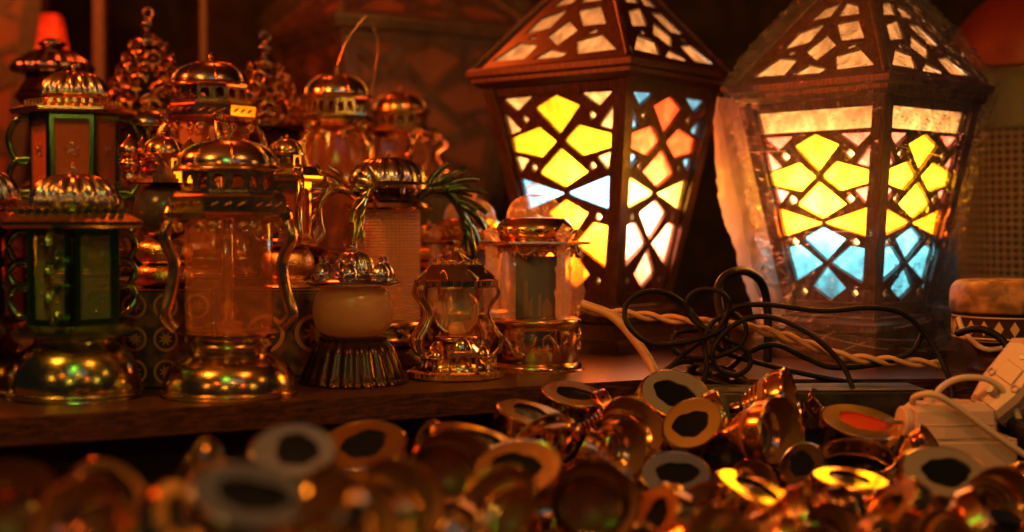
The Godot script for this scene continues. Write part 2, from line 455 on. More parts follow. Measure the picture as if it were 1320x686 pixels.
const CABLES := [
	["black_cable", "black_wire", 0.0023, [Vector3(0.3697, -0.0195, -1.1400), Vector3(0.3754, 0.0030, -1.1700), Vector3(0.3643, 0.0345, -1.1900), Vector3(0.3407, 0.0581, -1.1900), Vector3(0.3077, 0.0641, -1.1800), Vector3(0.2676, 0.0614, -1.1800), Vector3(0.2207, 0.0668, -1.1800), Vector3(0.1906, 0.0634, -1.1800), Vector3(0.1806, 0.0454, -1.1800), Vector3(0.1526, 0.0362, -1.1700), Vector3(0.1194, 0.0342, -1.1700), Vector3(0.0995, 0.0494, -1.1700), Vector3(0.0990, 0.0674, -1.1800), Vector3(0.1181, 0.0777, -1.1900), Vector3(0.1442, 0.0718, -1.2000), Vector3(0.1667, 0.0473, -1.2000), Vector3(0.1821, 0.0264, -1.1900), Vector3(0.2211, 0.0133, -1.2000), Vector3(0.2653, 0.0031, -1.2000), Vector3(0.2925, -0.0017, -1.2000), Vector3(0.3155, -0.0062, -1.2100)], "long black cable looping wide beside the film wrapped lantern"],
	["black_cable", "black_wire", 0.0023, [Vector3(0.1217, -0.0058, -1.1600), Vector3(0.1327, 0.0110, -1.1700), Vector3(0.1539, 0.0286, -1.1800), Vector3(0.1773, 0.0454, -1.1800), Vector3(0.1873, 0.0654, -1.1800), Vector3(0.1793, 0.0781, -1.1800), Vector3(0.1633, 0.0790, -1.1900), Vector3(0.1525, 0.0696, -1.1900), Vector3(0.1572, 0.0534, -1.1900), Vector3(0.1773, 0.0407, -1.1800), Vector3(0.1993, 0.0300, -1.1800), Vector3(0.2060, 0.0153, -1.1800), Vector3(0.1923, 0.0070, -1.1700), Vector3(0.1758, 0.0136, -1.1700), Vector3(0.1724, 0.0295, -1.1700), Vector3(0.1906, 0.0487, -1.1800), Vector3(0.2174, 0.0567, -1.1800), Vector3(0.2487, 0.0461, -1.1700), Vector3(0.2762, 0.0225, -1.1600), Vector3(0.2868, -0.0013, -1.1500), Vector3(0.2857, -0.0253, -1.1350)], "black cable with two small loops hanging from the tangle"],
	["black_cable", "black_wire", 0.0024, [Vector3(0.1128, -0.0036, -1.1700), Vector3(0.1405, 0.0153, -1.1800), Vector3(0.1653, 0.0156, -1.1900), Vector3(0.1871, 0.0078, -1.2000), Vector3(0.2075, 0.0235, -1.2000), Vector3(0.2313, 0.0303, -1.2000), Vector3(0.2585, 0.0187, -1.2000), Vector3(0.2811, 0.0111, -1.1950), Vector3(0.3171, 0.0143, -1.1900), Vector3(0.3474, 0.0244, -1.1900), Vector3(0.3605, 0.0405, -1.2000)], "low black cable winding along the foot of the wrapped lantern"],
	["black_cable", "black_wire", 0.0022, [Vector3(0.1597, -0.0046, -1.1500), Vector3(0.1671, 0.0163, -1.1700), Vector3(0.1659, 0.0353, -1.1800), Vector3(0.1747, 0.0517, -1.1850), Vector3(0.1915, 0.0584, -1.1850), Vector3(0.2020, 0.0487, -1.1800), Vector3(0.1973, 0.0320, -1.1800), Vector3(0.1773, 0.0220, -1.1800), Vector3(0.1552, 0.0197, -1.1900), Vector3(0.1403, 0.0278, -1.1900), Vector3(0.1436, 0.0409, -1.1950), Vector3(0.1633, 0.0439, -1.2000)], "knotted black cable in the middle of the tangle"],
	["black_cable", "black_wire", 0.0032, [Vector3(0.3912, 0.0405, -1.2000), Vector3(0.4027, 0.0460, -1.1800), Vector3(0.4179, 0.0388, -1.1700), Vector3(0.4274, 0.0225, -1.1600), Vector3(0.4406, 0.0107, -1.1600)], "short black cable arching over the white plugs"],
	["thick_black_lead", "black_wire", 0.0040, [Vector3(0.1889, 0.0278, -1.1900), Vector3(0.1837, 0.0541, -1.2000), Vector3(0.1840, 0.0791, -1.2200), Vector3(0.1952, 0.0919, -1.2300), Vector3(0.2140, 0.0933, -1.2500), Vector3(0.2318, 0.0819, -1.2700), Vector3(0.2385, 0.0564, -1.2750), Vector3(0.2376, 0.0077, -1.2700)], "thick black lead curving up beside the milky plastic fold"],
	["beige_cable", "beige_wire", 0.0042, [Vector3(0.0622, 0.0652, -1.2200), Vector3(0.0892, 0.0548, -1.2100), Vector3(0.1088, 0.0337, -1.2000), Vector3(0.1228, 0.0109, -1.1900), Vector3(0.1273, -0.0103, -1.1700)], "thick beige cable running down over the shelf edge"],
	["white_wire", "white_wire", 0.0026, [Vector3(0.3171, -0.0054, -1.0800), Vector3(0.3166, 0.0008, -1.0700), Vector3(0.3275, 0.0038, -1.0600), Vector3(0.3455, -0.0058, -1.0600), Vector3(0.3726, -0.0256, -1.0600), Vector3(0.4026, -0.0461, -1.0600)], "white wire leaving the front plug towards the lower right"],
	["white_wire", "white_wire", 0.0026, [Vector3(0.3399, -0.0067, -1.1000), Vector3(0.3461, 0.0045, -1.1000), Vector3(0.3617, 0.0120, -1.1000), Vector3(0.3835, 0.0108, -1.1000), Vector3(0.4003, -0.0029, -1.1000), Vector3(0.4103, -0.0235, -1.1000), Vector3(0.4209, -0.0453, -1.1000)], "white wire arching over both plugs"],
	["white_wire", "white_wire", 0.0024, [Vector3(0.3984, 0.0528, -1.2200), Vector3(0.4013, 0.0397, -1.2100), Vector3(0.4150, 0.0269, -1.2000), Vector3(0.4354, 0.0282, -1.2000), Vector3(0.4626, 0.0337, -1.2000)], "white wire passing under the small inlaid drum"],
]
const TWISTED := [Vector3(0.0593, 0.0591, -1.2300), Vector3(0.0980, 0.0560, -1.2350), Vector3(0.1395, 0.0514, -1.2300), Vector3(0.1837, 0.0486, -1.2000), Vector3(0.2143, 0.0446, -1.2000), Vector3(0.2507, 0.0341, -1.1950), Vector3(0.2901, 0.0210, -1.1900), Vector3(0.3306, 0.0170, -1.1900), Vector3(0.3724, 0.0143, -1.1900)]
const THREADS := [[Vector3(-0.1816, 0.3032, -1.4300), Vector3(-0.1727, 0.3267, -1.4300), Vector3(-0.1605, 0.3438, -1.4300), Vector3(-0.1516, 0.3535, -1.4300)], [Vector3(-0.1548, 0.2623, -1.5000), Vector3(-0.1505, 0.2980, -1.5000), Vector3(-0.1463, 0.3303, -1.5000), Vector3(-0.1531, 0.3575, -1.5000)]]

# ---------------------------------------------------------------- the large lanterns
# cut-outs of one side: x in half widths, y from 0 (top rail) to 1 (bottom rail); the key picks the colour
const ROSETTE := [
	["up", [0, .012, .39, .07, 0, .205, -.39, .07]], ["up", [-.36, .165, -.08, .24, -.4, .315, -.94, .28, -.94, .215]], ["up", [.36, .165, .94, .215, .94, .28, .4, .315, .08, .24]],
	["up", [0, .275, .5, .395, 0, .468, -.5, .395]], ["corner", [-.93, .015, -.42, .012, -.72, .08]], ["corner", [.42, .012, .93, .015, .72, .08]],
	["corner", [-.96, .075, -.72, .175, -.95, .195]], ["corner", [.96, .075, .95, .195, .72, .175]], ["corner", [-.94, .305, -.68, .325, -.9, .39]], ["corner", [.94, .305, .9, .39, .68, .325]],
	["dot", [-.6, .10, -.53, .122, -.6, .144, -.67, .122]], ["dot", [.6, .10, .67, .122, .6, .144, .53, .122]], ["dot", [-.6, .345, -.53, .367, -.6, .389, -.67, .367]], ["dot", [.6, .345, .67, .367, .6, .389, .53, .367]],
	["bow", [-.93, .42, -.04, .5, -.93, .58]], ["bow", [.93, .42, .93, .58, .04, .5]],
	["low", [0, .535, .47, .6, 0, .735, -.47, .6]], ["low", [-.93, .665, -.6, .65, -.12, .755, -.9, .875]], ["low", [.6, .65, .93, .665, .9, .875, .12, .755]],
	["low", [0, .78, .45, .91, 0, .985, -.45, .91]], ["dot", [-.72, .60, -.65, .62, -.72, .64, -.79, .62]], ["dot", [.72, .60, .79, .62, .72, .64, .65, .62]],
	["dot", [-.72, .92, -.65, .94, -.72, .96, -.79, .94]], ["dot", [.72, .92, .79, .94, .72, .96, .65, .94]],
]
const ROOF_CUTS := [
	[-.86, .93, -.66, .76, -.30, .80, -.36, .94], [.36, .94, .30, .80, .66, .76, .86, .93], [-.24, .72, 0, .58, .26, .70, .02, .83], [-.72, .68, -.66, .52, -.12, .45, -.28, .64],
	[.14, .48, .62, .46, .74, .66, .34, .66], [-.26, .95, -.06, .86, .22, .92, .14, .955], [-.62, .42, -.45, .30, .08, .26, -.10, .40], [.20, .27, .60, .32, .64, .41, .10, .41], [-.3, .21, .1, .15, .45, .21, .1, .235],
	[.46, .715, .58, .70, .60, .735, .48, .75], [-.56, .715, -.44, .70, -.42, .735, -.54, .75],
]

func side_frame(h0: float, y0: float, h1: float, y1: float, k: int) -> Transform3D:   # x along the side, y up its slope, z outward; origin at mid bottom
	var up := Vector3(0, y1 - y0, h1 - h0).normalized()
	return turned(k, 4) * Transform3D(Basis(Vector3.RIGHT, up, Vector3.RIGHT.cross(up)), Vector3(0, y0, h0))

func cut(p: Array, h0: float, h1: float, len: float, grow := 0.0, top := 0.0) -> PackedVector2Array:
	var out := PackedVector2Array()
	for i in range(0, p.size(), 2):
		var yy: float = p[i + 1]
		if top > 0:                                     # the banded pattern: a tall rosette and a short lower star
			yy = yy * 1.06 if yy < .5 else .53 + (yy - .5) * .94
		var s: float = 1.0 - (top + (1.0 - top) * yy)
		out.append(Vector2(p[i] * lerpf(h0, h1, s), s * len))
	if grow > 0:
		var c := Vector2.ZERO
		for q in out:
			c += q / out.size()
		for i in out.size():
			out[i] += (out[i] - c).normalized() * grow
	return out

func col_of(c: Dictionary) -> bool:
	return c.up != "dull_pane"

# d: hb / ht half widths of the body, y0 / y1 its rails, he half eave, ya apex; colours: one dictionary per side
func big_lantern(t: Node3D, d: Dictionary, colours: Array, wood: Material, bulb_energy: float) -> void:
	var pw: float = d.pw                                                     # post width
	# base: a turned-out plinth of mouldings
	var st := S()
	var q := sqrt(2.0)
	var hb: float = d.hb
	var y0: float = d.y0
	lathe(st, pf([0, 0, (hb + .012) * q, 0, (hb + .012) * q, y0 * .22, (hb + .004) * q, y0 * .30, (hb + .004) * q, y0 * .62, (hb + .010) * q, y0 * .68, (hb + .010) * q, y0 * .86, (hb + .003) * q, y0 * .94, (hb + .003) * q, y0, 0, y0]), 4, true, Transform3D(), PI / 4)
	put("plinth", st, wood, t)
	var ht: float = d.ht
	var y1: float = d.y1
	for k in 4:                                                              # corner posts
		st = S()
		var a := []
		var b := []
		for e in [[0, 0], [0, -1], [-1, -1], [-1, 0]]:
			a.append(Vector3(hb + e[0] * pw, y0, hb + e[1] * pw))
			b.append(Vector3(ht + e[0] * pw, y1, ht + e[1] * pw))
		loft(st, a, b, turned(k, 4))
		put("post", st, wood, t)
	var len := Vector2(y1 - y0, ht - hb).length()
	var rb := 0.014
	for k in 4:                                                              # rails, fretwork and films of each side
		var F := side_frame(hb, y0, ht, y1, k)
		for e in [[0.0, rb, "bottom_rail"], [len - 0.010, len, "top_rail"]]:
			st = S()
			var wa := lerpf(hb, ht, e[0] / len) - pw
			var wb := lerpf(hb, ht, e[1] / len) - pw
			slab(st, [PackedVector2Array([Vector2(-wa, e[0]), Vector2(wa, e[0]), Vector2(wb, e[1]), Vector2(-wb, e[1])])], -pw * .8, -.002, F)
			put(e[2], st, wood, t)
		var fa := lerpf(hb, ht, rb / len) - pw
		var fb := lerpf(hb, ht, 1.0 - .010 / len) - pw
		var fl := len - rb - .010
		var G := F * at3(0, rb, -.005)
		var top: float = d.get("band", 0.0)
		var loops := [PackedVector2Array([Vector2(-fa, 0), Vector2(fa, 0), Vector2(fb, fl), Vector2(-fb, fl)])]
		var col: Dictionary = colours[k]
		var frame := S()
		for e in ROSETTE:
			loops.append(cut(e[1], fa, fb, fl, d.get("grow", 0.0), top))
		if top > 0:
			loops.append(cut([-.97, -.15, .97, -.15, .95, -.012, -.95, -.012], fa, fb, fl, 0.0, top))
		slab(frame, loops, -.0050, 0.0, G)
		put("fretwork", frame, M.fret, t)
		if col.is_empty():
			continue
		for e in ROSETTE:
			st = S()
			sheet(st, cut(e[1], fa, fb, fl, .0016 + d.get("grow", 0.0), top), -.0056, G)
			put("pane", st, M[col[e[0]]], t)
		if top > 0:
			st = S()
			sheet(st, cut([-.99, -.16, .99, -.16, .98, -.004, -.98, -.004], fa, fb, fl, 0.0, top), -.0060, G)
			put("pane", st, M.peach_film, t)
	# eave moulding and roof
	var he: float = d.he
	st = S()
	lathe(st, pf([ht * q - .012, y1 + .0005, (ht + .002) * q, y1 + .0005, (he - .004) * q, y1 + .006, (he - .004) * q, y1 + .010, he * q, y1 + .0125, he * q, y1 + .0185, (he - .003) * q, y1 + .021, (he - .012) * q, y1 + .021, (ht * q - .012), y1 + .0005]), 4, true, Transform3D(), PI / 4)
	put("eave", st, wood, t)
	var r0 := he - .006
	var yr := y1 + .021
	var ya: float = d.ya
	var rt := 0.016
	var rl := Vector2(ya - yr, r0 - rt).length()
	for k in 4:
		var F := side_frame(r0, yr, rt, ya, k)
		var loops := [PackedVector2Array([Vector2(-r0, 0), Vector2(r0, 0), Vector2(rt, rl), Vector2(-rt, rl)])]
		for e in ROOF_CUTS:
			loops.append(cut(e, r0, rt, rl))
		st = S()
		slab(st, loops, -.003, 0, F)
		put("roof_panel", st, M.fret if d.get("dark_roof", false) else wood, t)
		if not colours[k].is_empty():
			for e in ROOF_CUTS:
				st = S()
				sheet(st, cut(e, r0, rt, rl, .0016), -.0038, F)
				put("roof_pane", st, M.roof_film if col_of(colours[k]) else M.dull_pane, t)
		st = S()
		tube(st, PackedVector3Array([turned(k, 4) * Vector3(r0, yr, r0), turned(k, 4) * Vector3(rt, ya, rt)]), .0042, .0036, 6)
		put("hip", st, wood, t)
	st = S()
	lathe(st, pf([0, ya - .004, rt * 1.7, ya - .004, rt * 1.7, ya + .004, rt, ya + .010, rt * .7, ya + .024, rt * .9, ya + .028, 0, ya + .034]), 4, true, Transform3D(), PI / 4)
	put("roof_cap", st, wood, t)
	if bulb_energy > 0:
		st = S()
		var by: float = d.by
		ball(st, Vector3(d.get("bx", 0.0), by, d.get("bz", 0.0)), .022, 1.15)
		var lamp := put("bulb", st, M.bulb, t)
		st = S()
		lathe(st, pf([.004, y0, .011, y0, .011, y0 + .012, .004, y0 + .014, .004, by - .03, .011, by - .03, .011, by - .018, 0, by - .017]), 16, false, at3(d.get("bx", 0.0), 0, d.get("bz", 0.0)))
		put("bulb_holder", st, M.black, t)
		var o := OmniLight3D.new()
		o.name = "bulb_light"
		o.light_color = Color(1.0, 0.86, 0.66)
		o.light_energy = bulb_energy
		o.light_size = 0.02
		o.omni_range = 3.0
		o.omni_attenuation = 2.0
		o.shadow_enabled = true
		t.add_child(o)
		o.position = Vector3(d.get("bx", 0.0), by, d.get("bz", 0.0))
		lamp.name = "bulb"

# ---------------------------------------------------------------- pieces that several toy lanterns share
func finial(t: Node, y: float, s: float, m: Material, x := 0.0, z := 0.0) -> void:
	var st := S()
	lathe(st, sm(pf([.0055, 0, .0042, .0015, .002, .003, .0038, .0055, .0034, .008, .0012, .010, .0016, .0115, 0, .0135]), 3), 14, false, Transform3D(Basis().scaled(Vector3.ONE * s), Vector3(x, y, z)))
	put("finial", st, m, t)

func melon(t: Node, y: float, r: float, h: float, lobes: int, depth: float, m: Material, x := 0.0, z := 0.0) -> MeshInstance3D:   # a gadrooned dome
	var st := S()
	surf(st, lobes * 6, 14, func(u, v):
		var a: float = v * PI / 2
		var c := pow(cos(a), 0.8) if v < 1.0 else 0.0
		var rr: float = r * c * (1.0 + depth * (absf(cos(u * PI * lobes)) - 0.64) * minf(1.0, c * 1.6))
		return Vector3(rr * cos(u * TAU), y + h * sin(a), rr * sin(u * TAU)), at3(x, 0, z))
	return put("dome", st, m, t)

func ribbed_dome(t: Node, y: float, r: float, h: float, ribs: int, m: Material, rib_m: Material, phase := 0.0) -> void:   # smooth dome with raised meridians
	var p := PackedVector2Array()
	for i in 11:
		var a := PI / 2 * i / 10
		p.append(Vector2(r * pow(cos(a), .85) if i < 10 else 0.0, y + h * sin(a)))
	var st := S()
	lathe(st, p, 48)
	var o := put("dome", st, m, t)
	for k in ribs:
		var line := PackedVector3Array()
		for i in 10:
			line.append(turned(k, ribs, phase) * Vector3(p[i].x + .0004, p[i].y, 0))
		st = S()
		tube(st, line, r * .045, r * .02, 6)
		put("rib", st, rib_m, o)

func arcade(t: Node, n: int, r: float, y0: float, y1: float, per: int, m: Material, phase := 0.0, thick := .002) -> void:   # a drum of arched openings round a dark core
	var w := 2.0 * r * tan(PI / n)
	var o: MeshInstance3D
	for k in n:
		var loops := [PackedVector2Array([Vector2(-w / 2, y0), Vector2(w / 2, y0), Vector2(w / 2, y1), Vector2(-w / 2, y1)])]
		var aw := w / per * .56
		for i in per:
			loops.append(arch(w * ((i + .5) / per - .5), y0 + (y1 - y0) * .16, aw, maxf((y1 - y0) * .68, aw * .7)))
		var st := S()
		slab(st, loops, r - thick, r, turned(k, n, phase))
		put("arcade_panel", st, m, t)

func scroll_post(t: Node, a: Vector3, b: Vector3, out: float, r: float, m: Material, called := "post") -> MeshInstance3D:   # an S-curved bar between two points, bowing outward
	var dir := Vector3(a.x + b.x, 0, a.z + b.z).normalized()
	var p := cr([a, a.lerp(b, .18) + dir * out * .9, a.lerp(b, .42) + dir * out * .1, a.lerp(b, .68) + dir * out * .35, a.lerp(b, .88) + dir * out * .8, b], 6)
	var st := S()
	tube(st, p, r * 1.2, r * 1.3, 8)
	ball(st, a + dir * out * .3, r * 1.9, 1.0, 10)
	return put(called, st, m, t)

# toy lantern with a ribbed dome over an arcaded drum, a polygonal cornice, a glass body between scroll posts and a bell foot
func dome_lantern(t: Node3D, d: Dictionary) -> void:
	var r: float = d.r
	var y := PackedFloat32Array(d.y)                    # foot top, glass bottom, glass top, cornice top, drum top, dome top
	var m: Material = d.m
	finial(t, y[5], r * 22, m)
	ribbed_dome(t, y[4] + .004, r * 1.02, y[5] - y[4] - .004, 8, d.dome, m, .2)
	var st := S()
	lathe(st, sm(pf([r * .9, y[4] - .0005, r * 1.12, y[4], r * 1.15, y[4] + .002, r * 1.05, y[4] + .0045, r * .98, y[4] + .005]), 3), 40)
	put("dome_rim", st, m, t)
	arcade(t, d.n, r * .93, y[3], y[4], 2, m, .1)
	st = S()
	var e: float = d.eave
	lathe(st, pf([r * .7, y[2] + .001, e * .9, y[2] + .002, e * .94, y[2] + .006, e * .98, y[2] + .007, e, y[3] - .005, e * .93, y[3] - .003, e * .93, y[3] - .001, r * .85, y[3] + .001]), d.n, true, Transform3D(), d.get("phase", .3))
	var cornice := put("cornice", st, m, t)
	for k in d.n:                                       # cast flashes and scrolls on each face of the cornice
		var T := turned(k, d.n, -d.get("phase", .3) + PI / d.n + PI / 2) * at3(0, (y[2] + y[3]) / 2 + .001, e * cos(PI / d.n) * .985)
		st = S()
		for s in [-.35, 0.0, .35]:
			tube(st, cr([Vector3(s * e * .6 - .003, -.0016, 0), Vector3(s * e * .6, .0004, .0012), Vector3(s * e * .6 + .003, .0018, 0)], 3), .0009, .0006, 6, T)
		for s in [-1, 1]:
			var p := []
			for i in 9:
				var a := TAU * i / 8 * 1.2
				p.append(Vector3(s * (e * .25 - (.0042 - .0003 * i) * cos(a)), -(y[3] - y[2]) * .75 + (.0042 - .0003 * i) * sin(a), -.002))
			tube(st, cr(p, 3), .0012, .0008, 6, T)
		put("ornament", st, m, cornice)
	st = S()
	lathe(st, pf([d.g * .96, y[1], d.g, y[1] + .004, d.g, y[2] - .002, d.g * .97, y[2]]), d.n * (1 if d.get("flat", true) else 4), d.get("flat", true), Transform3D(), .1)
	put("glass", st, d.glass, t)
	st = S()
	lathe(st, sm(pf([.010, y[1], .010, y[1] + .006, .005, y[1] + .008, .007, y[1] + .014, .006, y[1] + .020, 0, y[1] + .024]), 3), 16)
	put("tiny_lamp", st, M.amber_glass, t)
	for a in d.get("posts", [d.get("turn", .35), d.get("turn", .35) + PI / 2, d.get("turn", .35) + PI, d.get("turn", .35) - PI / 2]):
		var dir := turned(0, 1, a) * Vector3(1, 0, 0)
		scroll_post(t, dir * e * .86 + Vector3(0, y[2] + .005, 0), dir * d.g * 1.25 + Vector3(0, y[1] + .002, 0), d.get("out", .006), d.get("bar", .0026), m)
	st = S()
	var f: float = d.foot
	lathe(st, sm(pf([0, 0, f * .96, 0, f, .003, f * .97, y[0] * .35, f * .86, y[0] * .62, f * .62, y[0] * .84, d.g * 1.02, y[0], d.g * .94, lerpf(y[0], y[1], .45), d.g * 1.1, lerpf(y[0], y[1], .75), d.g * 1.12, y[1] - .001, 0, y[1]]), 3), 72, false, Transform3D(), 0.0, d.get("flute", 0), d.get("fd", 0.0))
	put("foot", st, d.get("foot_m", m), t)
	st = S()
	tube(st, ring(f * .99, .0035, 40), .002, .002, 8, Transform3D(), true)
	put("foot_ring", st, m, t)

func ring(r: float, y: float, n := 32) -> PackedVector3Array:
	var out := PackedVector3Array()
	for k in n:
		out.append(Vector3(r * cos(TAU * k / n), y, r * sin(TAU * k / n)))
	return out

# hexagonal green lantern: melon dome, crenellated plate, framed panes, scalloped side handles, round foot
func green_lantern(t: Node3D, d: Dictionary) -> void:
	var y := PackedFloat32Array(d.y)                    # foot top, lower plate top, upper plate bottom, upper plate top, dome bottom, dome top
	finial(t, y[5] - .001, d.rd * 22, d.dome)
	melon(t, y[4], d.rd, y[5] - y[4], 16, .22, d.dome)
	var st := S()
	lathe(st, sm(pf([d.rd * 1.05, y[3] + .001, d.rd * 1.12, y[3] + .003, d.rd * .95, y[4] - .002, d.rd * 1.02, y[4]]), 3), 36)
	put("collar", st, d.trim, t)
	st = S()
	lathe(st, pf([d.rb * .9, y[2], d.re * .97, y[2] + .001, d.re, y[2] + .003, d.re, y[2] + .006, d.re * .8, y[3], 0, y[3] + .001]), 6, true, Transform3D(), d.ph)
	var plate := put("roof_plate", st, d.trim, t)
	for k in 6:                                         # crenels along the plate
		for i in 6:
			var w: float = d.re * .74
			st = S()
			box(st, w * .10, .0055, .003, turned(k, 6, -d.ph + PI / 6 + PI / 2) * at3((i - 2.5) * w / 6, y[3] + .002, d.re * .86 * .80), .0006)
			put("crenel", st, d.trim, plate)
	var w0: float = d.rb * 2 * tan(PI / 6) * .86
	var w1: float = w0 * d.get("flare", 1.0)
	var h: float = y[2] - y[1]
	for k in 6:
		var T := turned(k, 6, -d.ph + PI / 6 + PI / 2)
		st = S()
		var o := PackedVector2Array([Vector2(-w0 / 2, y[1]), Vector2(w0 / 2, y[1]), Vector2(w1 / 2, y[2]), Vector2(-w1 / 2, y[2])])
		var i_ := PackedVector2Array([Vector2(-w0 / 2 + .004, y[1] + .005), Vector2(w0 / 2 - .004, y[1] + .005), Vector2(w1 / 2 - .004, y[2] - .005), Vector2(-w1 / 2 + .004, y[2] - .005)])
		slab(st, [o, i_], d.rb - .003, d.rb, T)
		var fr := put("panel_frame", st, d.frame, t)
		st = S()
		slab(st, [i_], d.rb - .0022, d.rb - .001, T)
		put("pane", st, d.glass, fr)
		st = S()                                        # pressed flower on the pane
		for f in 5:
			var a := TAU * f / 5
			tube(st, cr([Vector3(0, y[1] + h * .72, d.rb - .0008), Vector3(cos(a) * w0 * .14, y[1] + h * .72 + sin(a) * w0 * .14, d.rb), Vector3(cos(a + .6) * w0 * .2, y[1] + h * .72 + sin(a + .6) * w0 * .2, d.rb - .0008)], 3), .0008, .0005, 5, T)
			ball(st, Vector3(sin(f * 2.3) * w0 * .22, y[1] + h * (.15 + .09 * f), d.rb - .0008), .0012, 1.0, 8, T)
		put("ornament", st, d.glass_trim, fr)
	for s in d.handles:
		var T := turned(0, 1, s)
		st = S()
		var b: float = d.rb * 1.12
		var k: float = d.rb * .62
		for piece in [[.98, .62], [.66, .36], [.40, .06]]:
			var ya: float = y[1] + h * piece[0]
			var yb: float = y[1] + h * piece[1]
			tube(st, cr([Vector3(b * .94, ya, 0), Vector3(b + k * .55, ya - (ya - yb) * .05, 0), Vector3(b + k * .9, (ya + yb) / 2 + .002, 0), Vector3(b + k * .6, yb + (ya - yb) * .1, 0), Vector3(b + k * .15, yb, 0), Vector3(b * .96, yb + (ya - yb) * .22, 0)], 5), .0034, .0026, 8, T)
		put("handle", st, d.frame, t)
	st = S()
	lathe(st, pf([d.rb * .7, y[1] - .012, d.rl * .95, y[1] - .009, d.rl, y[1] - .007, d.rl, y[1] - .004, d.rl * .82, y[1], 0, y[1] + .0005]), 6, true, Transform3D(), d.ph)
	put("lower_plate", st, d.trim, t)
	st = S()
	lathe(st, sm(pf([0, 0, d.rf * .94, 0, d.rf, .004, d.rf * .98, y[0] * .4, d.rf * .84, y[0] * .75, d.rf * .62, y[0] * .95, d.rf * .58, y[1] - .010, 0, y[1] - .009]), 3), 56)
	put("foot", st, d.foot, t)
	st = S()
	tube(st, ring(d.rf * 1.0, .004, 40), .0025, .0025, 8, Transform3D(), true)
	put("foot_ring", st, d.trim, t)

# an openwork cone of cast curls and beads over a dark core, on a lantern body
func filigree_lantern(t: Node3D, y0: float, y1: float, r: float, base: float, seed_: int) -> void:
	rng.seed = seed_
	var h := y1 - y0
	var st := S()
	var rows := 6
	for j in rows:
		var f := (j + .3) / rows
		var rr := r * (1.0 - .74 * pow(f, 1.25))
		var n := int(lerpf(11, 5, f))
		for k in n:
			var a := TAU * (k + .5 * (j % 2)) / n + rng.randf_range(-.06, .06)
			var T := Transform3D(Basis(Vector3.UP, a), Vector3.ZERO)
			var p := []
			var flip := 1.0 if (k + j) % 2 else -1.0
			var s: float = r * lerpf(.20, .14, f)
			for i in 7:
				var b := TAU * i / 6 * .8
				p.append(Vector3(rr + .0012 * sin(b), y0 + h * f * .95 + s * sin(b) * .9, flip * s * cos(b)))
			tube(st, cr(p, 2), s * .30, s * .22, 6, T)
			ball(st, Vector3(rr + .002, y0 + h * f * .95, 0), s * .36, 1.0, 8, T)
			ball(st, Vector3(rr + .001, y0 + h * (f * .95 + .055), s * 1.0), s * .28, 1.0, 8, T)
	put("filigree", st, M.bronze_gold, t)
	st = S()
	lathe(st, sm(pf([r * .28, y1 - h * .15, r * .33, y1 - h * .08, r * .2, y1, r * .1, y1 + .006, r * .17, y1 + .010, r * .16, y1 + .014, 0, y1 + .020]), 4), 20)
	put("finial", st, M.pewter, t)
	st = S()
	tube(st, ring(.0055, 0, 18), .0012, .0012, 6, Transform3D(Basis(Vector3.RIGHT, PI / 2), Vector3(0, y1 + .024, 0)), true)
	put("hanging_loop", st, M.pewter, t)
	st = S()
	lathe(st, sm(pf([r * .7, base + .012, r * .74, base + .03, r * .8, y0 - .012, r * 1.04, y0 - .004, r * 1.06, y0 - .0005]), 3), 36)
	put("body", st, M.dark_bronze, t)
	st = S()
	lathe(st, pf([0, base, r * .9, base, r * .95, base + .006, r * .72, base + .013, 0, base + .0135]), 36)
	put("foot", st, M.dark_bronze, t)

func feather_wing(t: Node, root: Transform3D, s: float, n: int, m: Material) -> void:         # a cast wing: thick feathers fanned side by side from an arched spine
	var st := S()
	var spine := cr([Vector3(-.012, -.004, 0) * s, Vector3(.002, .006, 0) * s, Vector3(.016, .006, 0) * s, Vector3(.028, -.008, 0) * s, Vector3(.034, -.028, 0) * s], 6)
	tube(st, spine, .0050 * s, .0030 * s, 8, root)
	for k in n:
		var f := float(k) / (n - 1)
		var i := int(lerpf(5, spine.size() - 2, f))
		var a := spine[i]
		var ang := lerpf(1.05, -1.15, f)
		var l := .032 * s * (1.0 - .40 * absf(f - .35))
		var d := Vector3(cos(ang), sin(ang), 0)
		var down := Vector3(sin(ang), -cos(ang), 0)
		var side := .0035 * s * (1.0 if k % 2 else -1.0)
		tube(st, cr([a, a + d * l * .4 + Vector3(0, 0, side), a + d * l * .8 + down * l * .08 + Vector3(0, 0, side), a + d * l * 1.1 + down * l * .22 + Vector3(0, 0, side * .6)], 4), .0034 * s, .0022 * s, 8, root)
		tube(st, cr([a + Vector3(0, 0, side), a + d * l * .35 + down * .003 - Vector3(0, 0, side), a + d * l * .75 + down * l * .22 - Vector3(0, 0, side * .8)], 4), .0028 * s, .0012 * s, 7, root)
	put("wing", st, m, t)

